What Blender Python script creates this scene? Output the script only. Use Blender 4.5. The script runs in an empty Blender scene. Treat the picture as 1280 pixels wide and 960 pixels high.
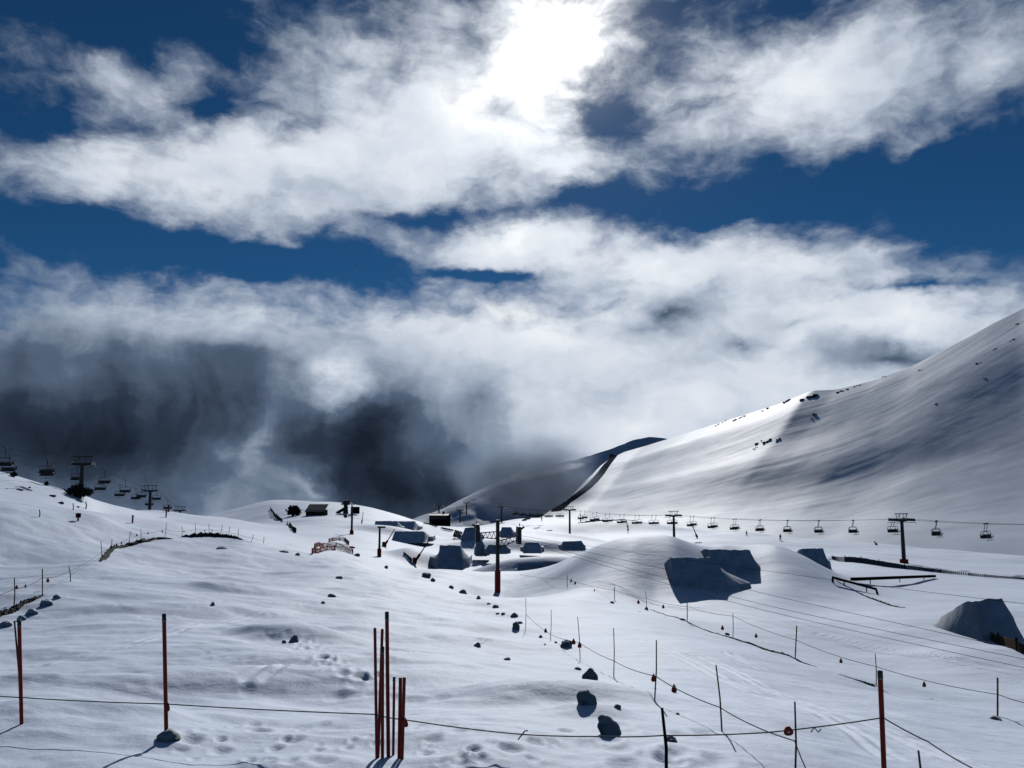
import bpy, bmesh, math, random
import numpy as np
from mathutils import Vector, Matrix
random.seed(11)
SC = bpy.context.scene
COL = SC.collection
R = math.radians

# ------------------------------------------------------------------ camera
F = 1040.0                       # focal length in photo pixels (1280 wide)
PITCH = math.atan(130 / F)
SP, CP = math.sin(PITCH), math.cos(PITCH)
cam = bpy.data.cameras.new('camera')
cam.sensor_width = 36.0
cam.lens = 36.0 * F / 1280
cam.clip_start, cam.clip_end = 0.1, 12000
camo = bpy.data.objects.new('camera', cam)
camo.rotation_euler = (math.pi / 2 + PITCH, 0, 0)
COL.objects.link(camo)
SC.camera = camo


def ray(px, py):
    u, v = (px - 640) / F, (480 - py) / F
    return u, CP - v * SP, SP + v * CP


def P(px, py, Y):
    a, b, c = ray(px, py)
    return Vector((a / b * Y, Y, c / b * Y))


# ------------------------------------------------------------------ light
SUN_AZ, SUN_EL = R(4.4), R(29.5)
SUN_DIR = Vector((math.sin(SUN_AZ) * math.cos(SUN_EL), math.cos(SUN_AZ) * math.cos(SUN_EL), math.sin(SUN_EL)))
sl = bpy.data.lights.new('sun', 'SUN')
sl.energy = 3.05
sl.angle = R(0.53)
sl.color = (1.0, 0.98, 0.955)
so = bpy.data.objects.new('sun', sl)
so.rotation_euler = SUN_DIR.to_track_quat('Z', 'Y').to_euler()
so.location = (0, 0, 60)
COL.objects.link(so)

SC.view_settings.view_transform = 'Standard'
SC.view_settings.look = 'None'
SC.view_settings.exposure = 0.0
SC.view_settings.gamma = 1.0
SC.view_settings.use_curve_mapping = False
SC.cycles.use_denoising = True
SC.cycles.max_bounces = 4
SC.cycles.diffuse_bounces = 0
SC.cycles.glossy_bounces = 1
SC.cycles.transmission_bounces = 2
SC.cycles.volume_bounces = 0
SC.cycles.transparent_max_bounces = 8
SC.cycles.volume_step_rate = 1.0


# ------------------------------------------------------------------ sky
class NT:
    """short helpers for building a node tree"""
    def __init__(s, tree):
        s.t = tree

    def n(s, typ, **kw):
        x = s.t.nodes.new(typ)
        for k, v in kw.items():
            setattr(x, k, v)
        return x

    def set(s, sock, v):
        if isinstance(v, bpy.types.NodeSocket):
            s.t.links.new(v, sock)
        else:
            sock.default_value = v

    def m(s, op, a, b=0.0, c=0.0, clamp=False):
        x = s.n('ShaderNodeMath', operation=op)
        x.use_clamp = clamp
        s.set(x.inputs[0], a); s.set(x.inputs[1], b); s.set(x.inputs[2], c)
        return x.outputs[0]

    def smooth(s, v, lo, hi, a=0.0, b=1.0):
        x = s.n('ShaderNodeMapRange', interpolation_type='SMOOTHSTEP')
        s.set(x.inputs['Value'], v)
        for k, q in (('From Min', lo), ('From Max', hi), ('To Min', a), ('To Max', b)):
            s.set(x.inputs[k], q)
        return x.outputs['Result']

    def noise(s, vec, scale, detail=6, rough=0.55, dist=0.0, col=False):
        x = s.n('ShaderNodeTexNoise')
        if vec is not None:
            s.set(x.inputs['Vector'], vec)
        x.inputs['Scale'].default_value = scale
        x.inputs['Detail'].default_value = detail
        x.inputs['Roughness'].default_value = rough
        x.inputs['Distortion'].default_value = dist
        return x.outputs['Color'] if col else x.outputs[0]

    def vm(s, op, a, b=(0, 0, 0), c=(0, 0, 0)):
        x = s.n('ShaderNodeVectorMath', operation=op)
        s.set(x.inputs[0], a); s.set(x.inputs[1], b)
        if op == 'MULTIPLY_ADD':
            s.set(x.inputs[2], c)
        return x.outputs['Value'] if op in ('DOT_PRODUCT', 'LENGTH') else x.outputs['Vector']

    def mix(s, f, a, b):
        x = s.n('ShaderNodeMix', data_type='RGBA')
        s.set(x.inputs[0], f); s.set(x.inputs[6], a); s.set(x.inputs[7], b)
        return x.outputs[2]

    def ramp(s, v, stops):
        x = s.n('ShaderNodeValToRGB')
        e = x.color_ramp.elements
        while len(e) < len(stops):
            e.new(0.5)
        for q, (p, c) in zip(e, stops):
            q.position = p
            q.color = (*c, 1) if len(c) == 3 else c
        s.set(x.inputs[0], v)
        return x.outputs[0]


world = bpy.data.worlds.new('World')
SC.world = world
world.use_nodes = True
world.node_tree.nodes.clear()
W = NT(world.node_tree)
SKY = 0.07
tc = W.n('ShaderNodeTexCoord').outputs['Generated']
dirn = W.vm('NORMALIZE', tc)
sep = W.n('ShaderNodeSeparateXYZ')
W.set(sep.inputs[0], dirn)
DEG = 180 / math.pi
az = W.m('MULTIPLY', W.m('ARCTAN2', sep.outputs[0], sep.outputs[1]), DEG)
el = W.m('MULTIPLY', W.m('ARCSINE', sep.outputs[2]), DEG)
cmb = W.n('ShaderNodeCombineXYZ')
W.set(cmb.inputs[0], az); W.set(cmb.inputs[1], el)
ae = cmb.outputs[0]
# cloud puffs lie flatter towards the horizon: stretch the noise sideways
nv = W.vm('MULTIPLY', ae, (0.1, 0.17, 0.1))
w1 = W.vm('SUBTRACT', W.noise(nv, 1.1, 5, 0.6, col=True), (0.5, 0.5, 0.5))
w2 = W.vm('SUBTRACT', W.noise(nv, 3.6, 5, 0.55, col=True), (0.5, 0.5, 0.5))
wa = W.vm('MULTIPLY_ADD', w1, (5.0, 3.4, 0), ae)
wp = W.vm('MULTIPLY_ADD', w2, (2.6, 1.7, 0), wa)          # warped azimuth / elevation


def blob_sum(blobs, vec, base):
    """sum of soft elliptical patches: (px, py, half width, half height, tilt, amount)"""
    acc = base
    for (px, py, rx, ry, rot, amp) in blobs:
        a, b, c = ray(px, py)
        l = math.sqrt(a * a + b * b + c * c)
        A, E = math.atan2(a, b) * DEG, math.asin(c / l) * DEG
        mp = W.n('ShaderNodeMapping', vector_type='TEXTURE')
        W.set(mp.inputs['Vector'], vec)
        mp.inputs['Location'].default_value = (A, E, 0)
        mp.inputs['Rotation'].default_value = (0, 0, R(rot))
        k = DEG / F
        mp.inputs['Scale'].default_value = (rx * k, ry * k, 1)
        g = W.n('ShaderNodeTexGradient', gradient_type='QUADRATIC_SPHERE')
        W.set(g.inputs[0], mp.outputs[0])
        acc = W.m('MULTIPLY_ADD', g.outputs[1], amp, acc)
    return acc


# --- where there is cloud (positive) and where the blue shows (negative)
COVER = [
    (640, 230, 1500, 620, 0, 0.42),
    (110, 5, 340, 80, 4, -2.1), (50, 150, 150, 60, 10, -1.2), (262, 138, 85, 38, 10, -1.4), (150, 95, 260, 50, 6, 0.7),
    (330, 215, 600, 120, 6, 2.3), (420, 90, 260, 90, -14, 1.0), (600, 110, 260, 150, -20, 1.2), (520, 190, 300, 110, -10, 0.8), (690, 40, 200, 130, 0, 1.2),
    (750, 140, 60, 95, 50, -1.5), (820, 60, 40, 60, 20, -0.6), (640, 150, 80, 40, -30, -0.7), (830, 15, 60, 30, 0, -1.1), (985, 3, 70, 22, 0, -1.1),
    (1050, 100, 360, 135, 0, 2.1), (1190, 95, 110, 55, 20, -0.65), (1240, 60, 160, 140, 0, 0.5), (700, 205, 170, 60, 0, 0.8),
    (1010, 238, 440, 58, 3, -2.7), (1230, 250, 240, 80, 0, -1.6), (720, 248, 120, 30, 0, -1.0),
    (210, 302, 440, 44, -2, -2.6), (430, 315, 150, 40, -5, -1.4), (60, 300, 160, 25, 0, -0.7), (560, 268, 200, 20, 4, -1.1),
    (640, 305, 260, 44, 6, 2.0), (850, 330, 440, 75, -3, 2.2), (940, 285, 80, 20, 0, 0.8), (1100, 318, 100, 18, 0, 0.6), (1000, 385, 500, 70, -2, 1.6),
    (610, 344, 150, 17, 0, -1.6), (1150, 366, 150, 17, -4, -1.4), (800, 352, 120, 10, 0, -0.5), (370, 295, 46, 20, -20, 0.8), (100, 318, 40, 12, -10, 0.5),
    (250, 470, 700, 150, 0, 3.6), (700, 480, 600, 140, 0, 3.6), (1100, 450, 420, 100, 0, 2.8), (200, 640, 900, 220, 0, 4.5), (900, 620, 700, 190, 0, 4.0),
]
cn = W.noise(W.vm('MULTIPLY', wa, (0.1, 0.17, 0.1)), 2.3, 9, 0.58)
cov0 = blob_sum(COVER, wp, W.m('MULTIPLY_ADD', cn, 3.2, -2.2))
cover = W.smooth(cov0, -0.8, 1.15)

# --- how bright the cloud is, where there is cloud
BRIGHT = [
    (690, 40, 190, 150, 0, 0.55), (560, 130, 260, 120, -25, 0.25), (330, 200, 460, 110, 4, 0.24), (120, 190, 240, 90, 4, 0.08), (370, 225, 150, 50, 0, -0.22), (100, 250, 180, 60, 0, -0.05),
    (1000, 110, 300, 110, 0, 0.24), (1180, 90, 130, 80, 10, -0.16), (640, 300, 220, 60, 4, 0.28), (860, 330, 360, 70, -3, 0.24), (1080, 400, 360, 70, 0, 0.2),
    (620, 395, 340, 55, 0, 0.36), (700, 430, 240, 60, 0, 0.2), (230, 342, 360, 30, 0, 0.2), (470, 360, 160, 40, 0, 0.2), (330, 395, 130, 50, 0, 0.06),
    (840, 388, 90, 36, 10, -0.44), (800, 412, 130, 34, 0, -0.24), (930, 425, 60, 24, 0, -0.34), (990, 398, 80, 20, 0, -0.2), (1110, 446, 170, 40, -8, -0.34), (720, 408, 60, 20, 0, -0.15),
    (740, 520, 170, 120, 0, 0.08), (900, 500, 220, 70, 0, 0.14), (690, 490, 90, 80, 0, 0.08), (800, 540, 120, 40, 0, 0.24), (960, 470, 160, 60, 0, 0.1),
    (60, 515, 620, 150, 0, -0.19), (300, 500, 280, 90, 0, -0.13), (20, 430, 300, 90, 0, -0.18), (150, 550, 620, 200, 0, -0.40), (420, 520, 220, 110, 0, -0.12), (300, 450, 260, 70, 0, -0.2), (500, 610, 300, 165, 0, -0.46), (560, 620, 170, 130, 0, -0.20), (460, 540, 130, 120, 20, -0.3), (420, 420, 130, 50, 0, -0.12),
    (60, 560, 300, 110, 0, -0.2), (600, 500, 60, 70, 0, -0.2), (1000, 640, 900, 60, 0, -0.1),
    (200, 620, 460, 90, 0, -0.10), (440, 600, 90, 90, 0, -0.06), (250, 385, 260, 40, 0, 0.05),
]
wb = W.vm('MULTIPLY_ADD', w2, (1.9, 1.7, 0), W.vm('MULTIPLY_ADD', w1, (4.0, 3.4, 0), ae))
bn = W.noise(W.vm('MULTIPLY', wb, (0.1, 0.15, 0.1)), 1.8, 6, 0.5)
bn2 = W.noise(W.vm('MULTIPLY', wb, (0.1, 0.17, 0.1)), 6.0, 5, 0.5)
b0 = W.m('MULTIPLY_ADD', bn, 0.46, W.m('MULTIPLY_ADD', bn2, 0.16, 0.37))
calm = blob_sum([(150, 520, 900, 260, 0, 1.1), (560, 560, 300, 220, 0, 0.5)], wa, 0.0)
calm = W.m('SUBTRACT', 1.0, W.m('MULTIPLY', W.m('MINIMUM', calm, 1.0), 0.80))
b0 = W.m('MULTIPLY_ADD', W.m('SUBTRACT', b0, 0.64), calm, 0.64)
stk = W.noise(W.vm('MULTIPLY', wa, (0.16, 0.045, 0.1)), 2.4, 5, 0.55)           # mist hangs down in veils from the bank
b0 = W.m('MULTIPLY_ADD', W.m('MULTIPLY', W.m('SUBTRACT', stk, 0.5), W.m('SUBTRACT', 1.0, calm)), 0.62, b0)
bright = blob_sum(BRIGHT, wb, b0)
ww = W.vm('MULTIPLY_ADD', w2, (4.6, 3.6, 0), W.vm('MULTIPLY_ADD', w1, (6.0, 3.0, 0), ae))      # torn veils of mist
bright = blob_sum([(412, 470, 95, 75, -38, 0.36), (430, 505, 50, 60, 10, 0.14), (322, 565, 62, 115, -16, 0.25), (378, 606, 56, 70, 36, 0.26), (270, 400, 150, 60, 0, 0.06), (650, 560, 60, 110, 6, 0.10), (200, 350, 260, 26, 0, 0.05)], ww, bright)
bright = W.m('MULTIPLY_ADD', W.m('SUBTRACT', cover, 1.0), 0.10, bright)
K = 1.0 / SKY


def kc(r, g, b):
    return (r * K, g * K, b * K)


# the ramp is clamped to 0..1, so it holds a plain tone and is scaled afterwards
tone = W.ramp(bright, [(0.0, (0.010, 0.016, 0.028)), (0.16, (0.026, 0.040, 0.068)), (0.36, (0.092, 0.130, 0.20)), (0.56, (0.33, 0.395, 0.50)), (0.76, (0.63, 0.69, 0.78)), (1.0, (0.90, 0.925, 0.96))])
cloudc = W.vm('MULTIPLY', tone, (K, K, K))
nis = W.n('ShaderNodeTexSky', sky_type='NISHITA')
nis.sun_disc = False
nis.sun_elevation = SUN_EL
nis.sun_rotation = SUN_AZ
nis.altitude = 2600
nis.air_density = 0.8
nis.dust_density = 0.1
nis.ozone_density = 3.0
blue = W.vm('MULTIPLY', nis.outputs[0], (0.11, 0.325, 0.45))       # a polarised, thin mountain sky
skyc = W.mix(cover, blue, cloudc)
# aureole round the sun, seen through thin cloud
sdot = W.m('MAXIMUM', W.vm('DOT_PRODUCT', dirn, tuple(SUN_DIR)), 0.0)
gl = W.m('MULTIPLY_ADD', W.m('POWER', sdot, 420.0), 1.5 * K, W.m('MULTIPLY', W.m('POWER', sdot, 70.0), 0.26 * K))
gl = W.m('MULTIPLY', gl, W.m('MULTIPLY_ADD', W.m('MULTIPLY', cover, bn), 1.7, 0.12))
glc = W.n('ShaderNodeCombineXYZ')
W.set(glc.inputs[0], gl); W.set(glc.inputs[1], W.m('MULTIPLY', gl, 0.97)); W.set(glc.inputs[2], W.m('MULTIPLY', gl, 0.9))
total = W.vm('ADD', skyc, glc.outputs[0])
bg = W.n('ShaderNodeBackground')
W.set(bg.inputs[0], total)
bg.inputs[1].default_value = SKY
W.t.links.new(bg.outputs[0], W.n('ShaderNodeOutputWorld').inputs[0])
world.cycles.sampling_method = 'MANUAL'
world.cycles.sample_map_resolution = 1024


# ------------------------------------------------------------------ materials
def material(name):
    m = bpy.data.materials.new(name)
    m.use_nodes = True
    t = NT(m.node_tree)
    b = m.node_tree.nodes['Principled BSDF']
    return m, t, b


def simple(name, c1, c2=None, rough=0.6, metal=0.0, scale=6.0, bump=0.0, spec=0.35):
    m, t, b = material(name)
    co = t.n('ShaderNodeTexCoord').outputs['Object']
    n = t.noise(co, scale, 5, 0.6)
    t.set(b.inputs['Base Color'], t.ramp(n, [(0.3, c1), (0.7, c2 or c1)]))
    b.inputs['Roughness'].default_value = rough
    b.inputs['Metallic'].default_value = metal
    b.inputs['Specular IOR Level'].default_value = spec
    if bump:
        bm_ = t.n('ShaderNodeBump')
        bm_.inputs['Strength'].default_value = bump
        bm_.inputs['Distance'].default_value = 0.05
        t.set(bm_.inputs['Height'], n)
        t.set(b.inputs['Normal'], bm_.outputs[0])
    return m


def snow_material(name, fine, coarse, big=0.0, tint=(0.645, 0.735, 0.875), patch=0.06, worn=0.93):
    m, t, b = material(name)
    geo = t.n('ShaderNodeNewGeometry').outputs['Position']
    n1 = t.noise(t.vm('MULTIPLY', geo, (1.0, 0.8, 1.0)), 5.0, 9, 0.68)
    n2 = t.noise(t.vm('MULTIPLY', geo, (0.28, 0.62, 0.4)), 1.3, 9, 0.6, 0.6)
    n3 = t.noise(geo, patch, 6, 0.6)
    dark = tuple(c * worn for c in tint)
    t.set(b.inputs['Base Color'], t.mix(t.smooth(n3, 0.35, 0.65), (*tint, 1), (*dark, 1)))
    b.inputs['Roughness'].default_value = 0.62
    b.inputs['Specular IOR Level'].default_value = 0.10
    h = t.m('MULTIPLY_ADD', n2, coarse, t.m('MULTIPLY', n1, fine))
    if big:
        n4 = t.noise(t.vm('MULTIPLY', geo, (0.03, 0.03, 0.03)), 1.0, 5, 0.5)
        h = t.m('MULTIPLY_ADD', n4, big, h)
    bp = t.n('ShaderNodeBump')
    bp.inputs['Strength'].default_value = 1.0
    bp.inputs['Distance'].default_value = 1.0
    t.set(bp.inputs['Height'], h)
    t.set(b.inputs['Normal'], bp.outputs[0])
    return m


M = {
    'snow': snow_material('snow', 0.022, 0.055),
    'packed': snow_material('packed_snow', 0.02, 0.09, 0.0, (0.67, 0.715, 0.79), 0.9, 0.74),
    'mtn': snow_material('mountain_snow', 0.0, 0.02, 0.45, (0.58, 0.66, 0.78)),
    'rock': simple('grey_rock', (0.30, 0.305, 0.315), (0.46, 0.465, 0.475), 0.85, 0, 3.0, 0.5, 0.2),
    'dark_rock': simple('dark_rock', (0.022, 0.023, 0.026), (0.060, 0.060, 0.060), 0.9, 0, 4.0, 0.7, 0.15),
    'red': simple('red_paint', (0.72, 0.055, 0.028), (0.88, 0.10, 0.05), 0.5, 0, 5.0, 0.0, 0.3),
    'red_pad': simple('red_pad', (0.50, 0.030, 0.014), (0.62, 0.050, 0.022), 0.7, 0, 3.0, 0.0, 0.2),
    'black': simple('black_plastic', (0.012, 0.012, 0.014), (0.03, 0.03, 0.033), 0.55, 0, 6.0),
    'steel': simple('dark_steel', (0.020, 0.021, 0.024), (0.05, 0.052, 0.058), 0.55, 0.3, 3.0),
    'galv': simple('galvanised_steel', (0.20, 0.21, 0.22), (0.32, 0.33, 0.34), 0.5, 0.5, 6.0),
    'cane': simple('bamboo', (0.07, 0.055, 0.035), (0.16, 0.12, 0.07), 0.7, 0, 9.0),
    'yellow': simple('yellow_paint', (0.62, 0.50, 0.02), (0.78, 0.62, 0.04), 0.5, 0, 5.0),
    'tag': simple('red_tag', (0.62, 0.05, 0.02), (0.78, 0.09, 0.03), 0.5, 0, 5.0),
    'rope': simple('rope_fibre', (0.05, 0.048, 0.045), (0.12, 0.11, 0.10), 0.9, 0, 30.0),
    'cable': simple('steel_cable', (0.03, 0.031, 0.034), (0.07, 0.072, 0.076), 0.9, 0.0, 10.0, 0.0, 0.05),
    'wood': simple('weathered_wood', (0.085, 0.068, 0.05), (0.19, 0.155, 0.115), 0.85, 0, 5.0, 0.3, 0.0),
    'hut': simple('dark_timber', (0.03, 0.025, 0.022), (0.06, 0.05, 0.042), 0.85, 0, 3.0, 0.2, 0.0),
    'roof': simple('grey_roof', (0.09, 0.095, 0.10), (0.15, 0.155, 0.16), 0.9, 0, 2.0, 0.0, 0.0),
    'oldwood': simple('silvered_wood', (0.14, 0.14, 0.145), (0.26, 0.26, 0.265), 0.9, 0, 3.0, 0.2, 0.0),
    'net': simple('pink_net', (0.52, 0.13, 0.12), (0.66, 0.22, 0.20), 0.8, 0, 8.0),
    'twig': simple('twig_bark', (0.018, 0.016, 0.014), (0.05, 0.043, 0.036), 0.9, 0, 8.0),
    'leaf': simple('dark_needles', (0.014, 0.020, 0.014), (0.045, 0.055, 0.035), 0.85, 0, 6.0),
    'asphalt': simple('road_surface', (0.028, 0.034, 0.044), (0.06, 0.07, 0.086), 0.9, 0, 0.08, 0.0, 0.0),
    'rail': simple('rusted_rail', (0.030, 0.018, 0.015), (0.07, 0.036, 0.028), 0.85, 0.0, 4.0, 0.0, 0.0),
    'redbrown': simple('red_brown_board', (0.13, 0.035, 0.028), (0.2, 0.055, 0.04), 0.75, 0, 3.0),
    'cloth_dark': simple('dark_cloth', (0.02, 0.022, 0.03), (0.05, 0.05, 0.06), 0.9, 0, 9.0),
    'cloth_red': simple('red_cloth', (0.30, 0.02, 0.02), (0.4, 0.03, 0.03), 0.9, 0, 9.0),
    'skin': simple('skin', (0.5, 0.32, 0.24), (0.55, 0.36, 0.27), 0.6, 0, 9.0),
}


# ------------------------------------------------------------------ mesh helpers
def link_mesh(name, me, parent=None, mats=()):
    for m in mats:
        me.materials.append(M[m] if isinstance(m, str) else m)
    o = bpy.data.objects.new(name, me)
    COL.objects.link(o)
    o.parent = parent
    return o


def tag(o, label=None, cat=None, group=None, kind=None):
    for k, v in (('label', label), ('category', cat), ('group', group), ('kind', kind)):
        if v:
            o[k] = v
    return o


def empty(name, loc, rz=0.0, label=None, cat=None, group=None):
    o = bpy.data.objects.new(name, None)
    o.location = loc
    o.rotation_euler = (0, 0, rz)
    o.empty_display_size = 0.3
    COL.objects.link(o)
    return tag(o, label, cat, group)


def copy_tree(o, parent=None):
    c = o.copy()
    COL.objects.link(c)
    c.parent = parent
    for ch in list(o.children):
        copy_tree(ch, c)
    return c


class MB:
    """collects boxes, tubes and lumps into one mesh"""
    def __init__(s):
        s.v, s.f = [], []

    def box(s, c, size, rot=None, taper=1.0):
        sx, sy, sz = (q / 2 for q in size)
        b = len(s.v)
        for dz in (-1, 1):
            k = taper if dz > 0 else 1.0
            for dx, dy in ((-1, -1), (1, -1), (1, 1), (-1, 1)):
                p = Vector((dx * sx * k, dy * sy * k, dz * sz))
                if rot is not None:
                    p = rot @ p
                s.v.append(p + Vector(c))
        s.f += [[b + i for i in q] for q in ((3, 2, 1, 0), (4, 5, 6, 7), (0, 1, 5, 4), (1, 2, 6, 5), (2, 3, 7, 6), (3, 0, 4, 7))]
        return s

    def tube(s, pts, rad, n=8, caps=True):
        pts = [Vector(p) for p in pts]
        rr = rad if isinstance(rad, (list, tuple)) else [rad] * len(pts)
        b = len(s.v)
        ref = None
        for i, p in enumerate(pts):
            d = (pts[min(i + 1, len(pts) - 1)] - pts[max(i - 1, 0)]).normalized()
            if ref is None:
                ref = Vector((1, 0, 0)) if abs(d.x) < 0.8 else Vector((0, 1, 0))
            x = (ref - d * ref.dot(d)).normalized()
            ref = x
            y = d.cross(x)
            for k in range(n):
                a = 2 * math.pi * k / n
                s.v.append(p + (x * math.cos(a) + y * math.sin(a)) * rr[i])
        for i in range(len(pts) - 1):
            for k in range(n):
                k2 = (k + 1) % n
                s.f.append([b + i * n + k, b + i * n + k2, b + (i + 1) * n + k2, b + (i + 1) * n + k])
        if caps:
            s.f.append([b + k for k in range(n)][::-1])
            s.f.append([b + (len(pts) - 1) * n + k for k in range(n)])
        return s

    def ball(s, c, r, nu=10, nv=6, seed=None, rough=0.0):
        rx, ry, rz = r if isinstance(r, (tuple, list)) else (r, r, r)
        rnd = random.Random(seed)
        b = len(s.v)
        c = Vector(c)
        s.v.append(c + Vector((0, 0, -rz)))
        for j in range(1, nv):
            ph = -math.pi / 2 + math.pi * j / nv
            for k in range(nu):
                a = 2 * math.pi * k / nu
                q = 1 + rough * (rnd.random() - 0.5) * 2
                s.v.append(c + Vector((rx * math.cos(ph) * math.cos(a), ry * math.cos(ph) * math.sin(a), rz * math.sin(ph))) * q)
        s.v.append(c + Vector((0, 0, rz)))
        top = len(s.v) - 1
        for k in range(nu):
            k2 = (k + 1) % nu
            s.f.append([b, b + 1 + k2, b + 1 + k])
            for j in range(nv - 2):
                o1, o2 = b + 1 + j * nu, b + 1 + (j + 1) * nu
                s.f.append([o1 + k, o1 + k2, o2 + k2, o2 + k])
            o1 = b + 1 + (nv - 2) * nu
            s.f.append([o1 + k, o1 + k2, top])
        return s

    def quad(s, a, b, c, d):
        i = len(s.v)
        s.v += [Vector(q) for q in (a, b, c, d)]
        s.f.append([i, i + 1, i + 2, i + 3])
        return s

    def mesh(s, name):
        me = bpy.data.meshes.new(name)
        me.from_pydata([tuple(p) for p in s.v], [], s.f)
        me.update()
        return me

    def build(s, name, mat, parent=None, smooth=False):
        me = s.mesh(name)
        if smooth:
            me.polygons.foreach_set('use_smooth', [True] * len(me.polygons))
            me.set_sharp_from_angle(angle=R(40))
        return link_mesh(name, me, parent, [mat])


def grid_mesh(name, X, Y, Z, closed=False):
    """rows x cols arrays -> smooth quad sheet"""
    nr, nc = X.shape
    me = bpy.data.meshes.new(name)
    co = np.stack([X, Y, Z], -1).reshape(-1, 3).astype(np.float32)
    i = np.arange(nr - 1)[:, None] * nc
    j = np.arange(nc if closed else nc - 1)[None, :]
    j2 = (j + 1) % nc
    q = np.stack([i + j, i + j2, i + nc + j2, i + nc + j], -1).reshape(-1, 4).astype(np.int32)
    me.vertices.add(len(co))
    me.vertices.foreach_set('co', co.ravel())
    me.loops.add(q.size)
    me.loops.foreach_set('vertex_index', q.ravel())
    me.polygons.add(len(q))
    me.polygons.foreach_set('loop_start', np.arange(0, q.size, 4, dtype=np.int32))
    me.polygons.foreach_set('use_smooth', np.ones(len(q), dtype=bool))
    me.update(calc_edges=True)
    return me


# ------------------------------------------------------------------ numpy noise
def _hash(ix, iy, seed):
    h = (ix.astype(np.int64) * 374761393 + iy.astype(np.int64) * 668265263 + seed * 974711) & 0xFFFFFFFF
    h = ((h ^ (h >> 13)) * 1274126177) & 0xFFFFFFFF
    h = h ^ (h >> 16)
    return (h & 0xFFFFFF) / float(0xFFFFFF)


def vnoise(x, y, seed=0):
    ix, iy = np.floor(x), np.floor(y)
    fx, fy = x - ix, y - iy
    fx = fx * fx * fx * (fx * (fx * 6 - 15) + 10)
    fy = fy * fy * fy * (fy * (fy * 6 - 15) + 10)
    a, b = _hash(ix, iy, seed), _hash(ix + 1, iy, seed)
    c, d = _hash(ix, iy + 1, seed), _hash(ix + 1, iy + 1, seed)
    return (a + (b - a) * fx) * (1 - fy) + (c + (d - c) * fx) * fy - 0.5


def fbm(x, y, oct=4, seed=0, gain=0.5):
    s, a = 0.0, 1.0
    for k in range(oct):
        s = s + a * vnoise(x, y, seed + k * 17)
        x, y, a = x * 2.03 + 3.7, y * 2.03 + 1.3, a * gain
    return s


def sstep(a, b, x):
    t = np.clip((x - a) / (b - a), 0, 1)
    return t * t * (3 - 2 * t)


class RBF:
    """thin plate surface of z/r over (azimuth, log distance)"""
    def __init__(s, pts, kx=3.0, reg=1e-4):
        xs = np.array([P(*p) for p in pts])
        r = np.hypot(xs[:, 0], xs[:, 1])
        s.kx = kx
        s.c = np.stack([np.arctan2(xs[:, 0], xs[:, 1]) * kx, np.log(r)], 1)
        n = len(pts)
        A = np.zeros((n + 3, n + 3))
        A[:n, :n] = s.k(s.c, s.c) + np.eye(n) * reg
        A[:n, n] = 1; A[:n, n + 1:] = s.c
        A[n:, :n] = A[:n, n:].T
        b = np.zeros(n + 3); b[:n] = xs[:, 2] / r
        s.w = np.linalg.solve(A, b)

    @staticmethod
    def k(a, b):
        d2 = (a[:, None, 0] - b[None, :, 0]) ** 2 + (a[:, None, 1] - b[None, :, 1]) ** 2
        return 0.5 * d2 * np.log(d2 + 1e-12)

    def t(s, th, lr):
        q = np.stack([th * s.kx, lr], 1)
        out = np.empty(len(q))
        n = len(s.c)
        for i in range(0, len(q), 60000):
            p = q[i:i + 60000]
            out[i:i + 60000] = s.k(p, s.c) @ s.w[:n] + s.w[n] + p @ s.w[n + 1:]
        return out


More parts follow.
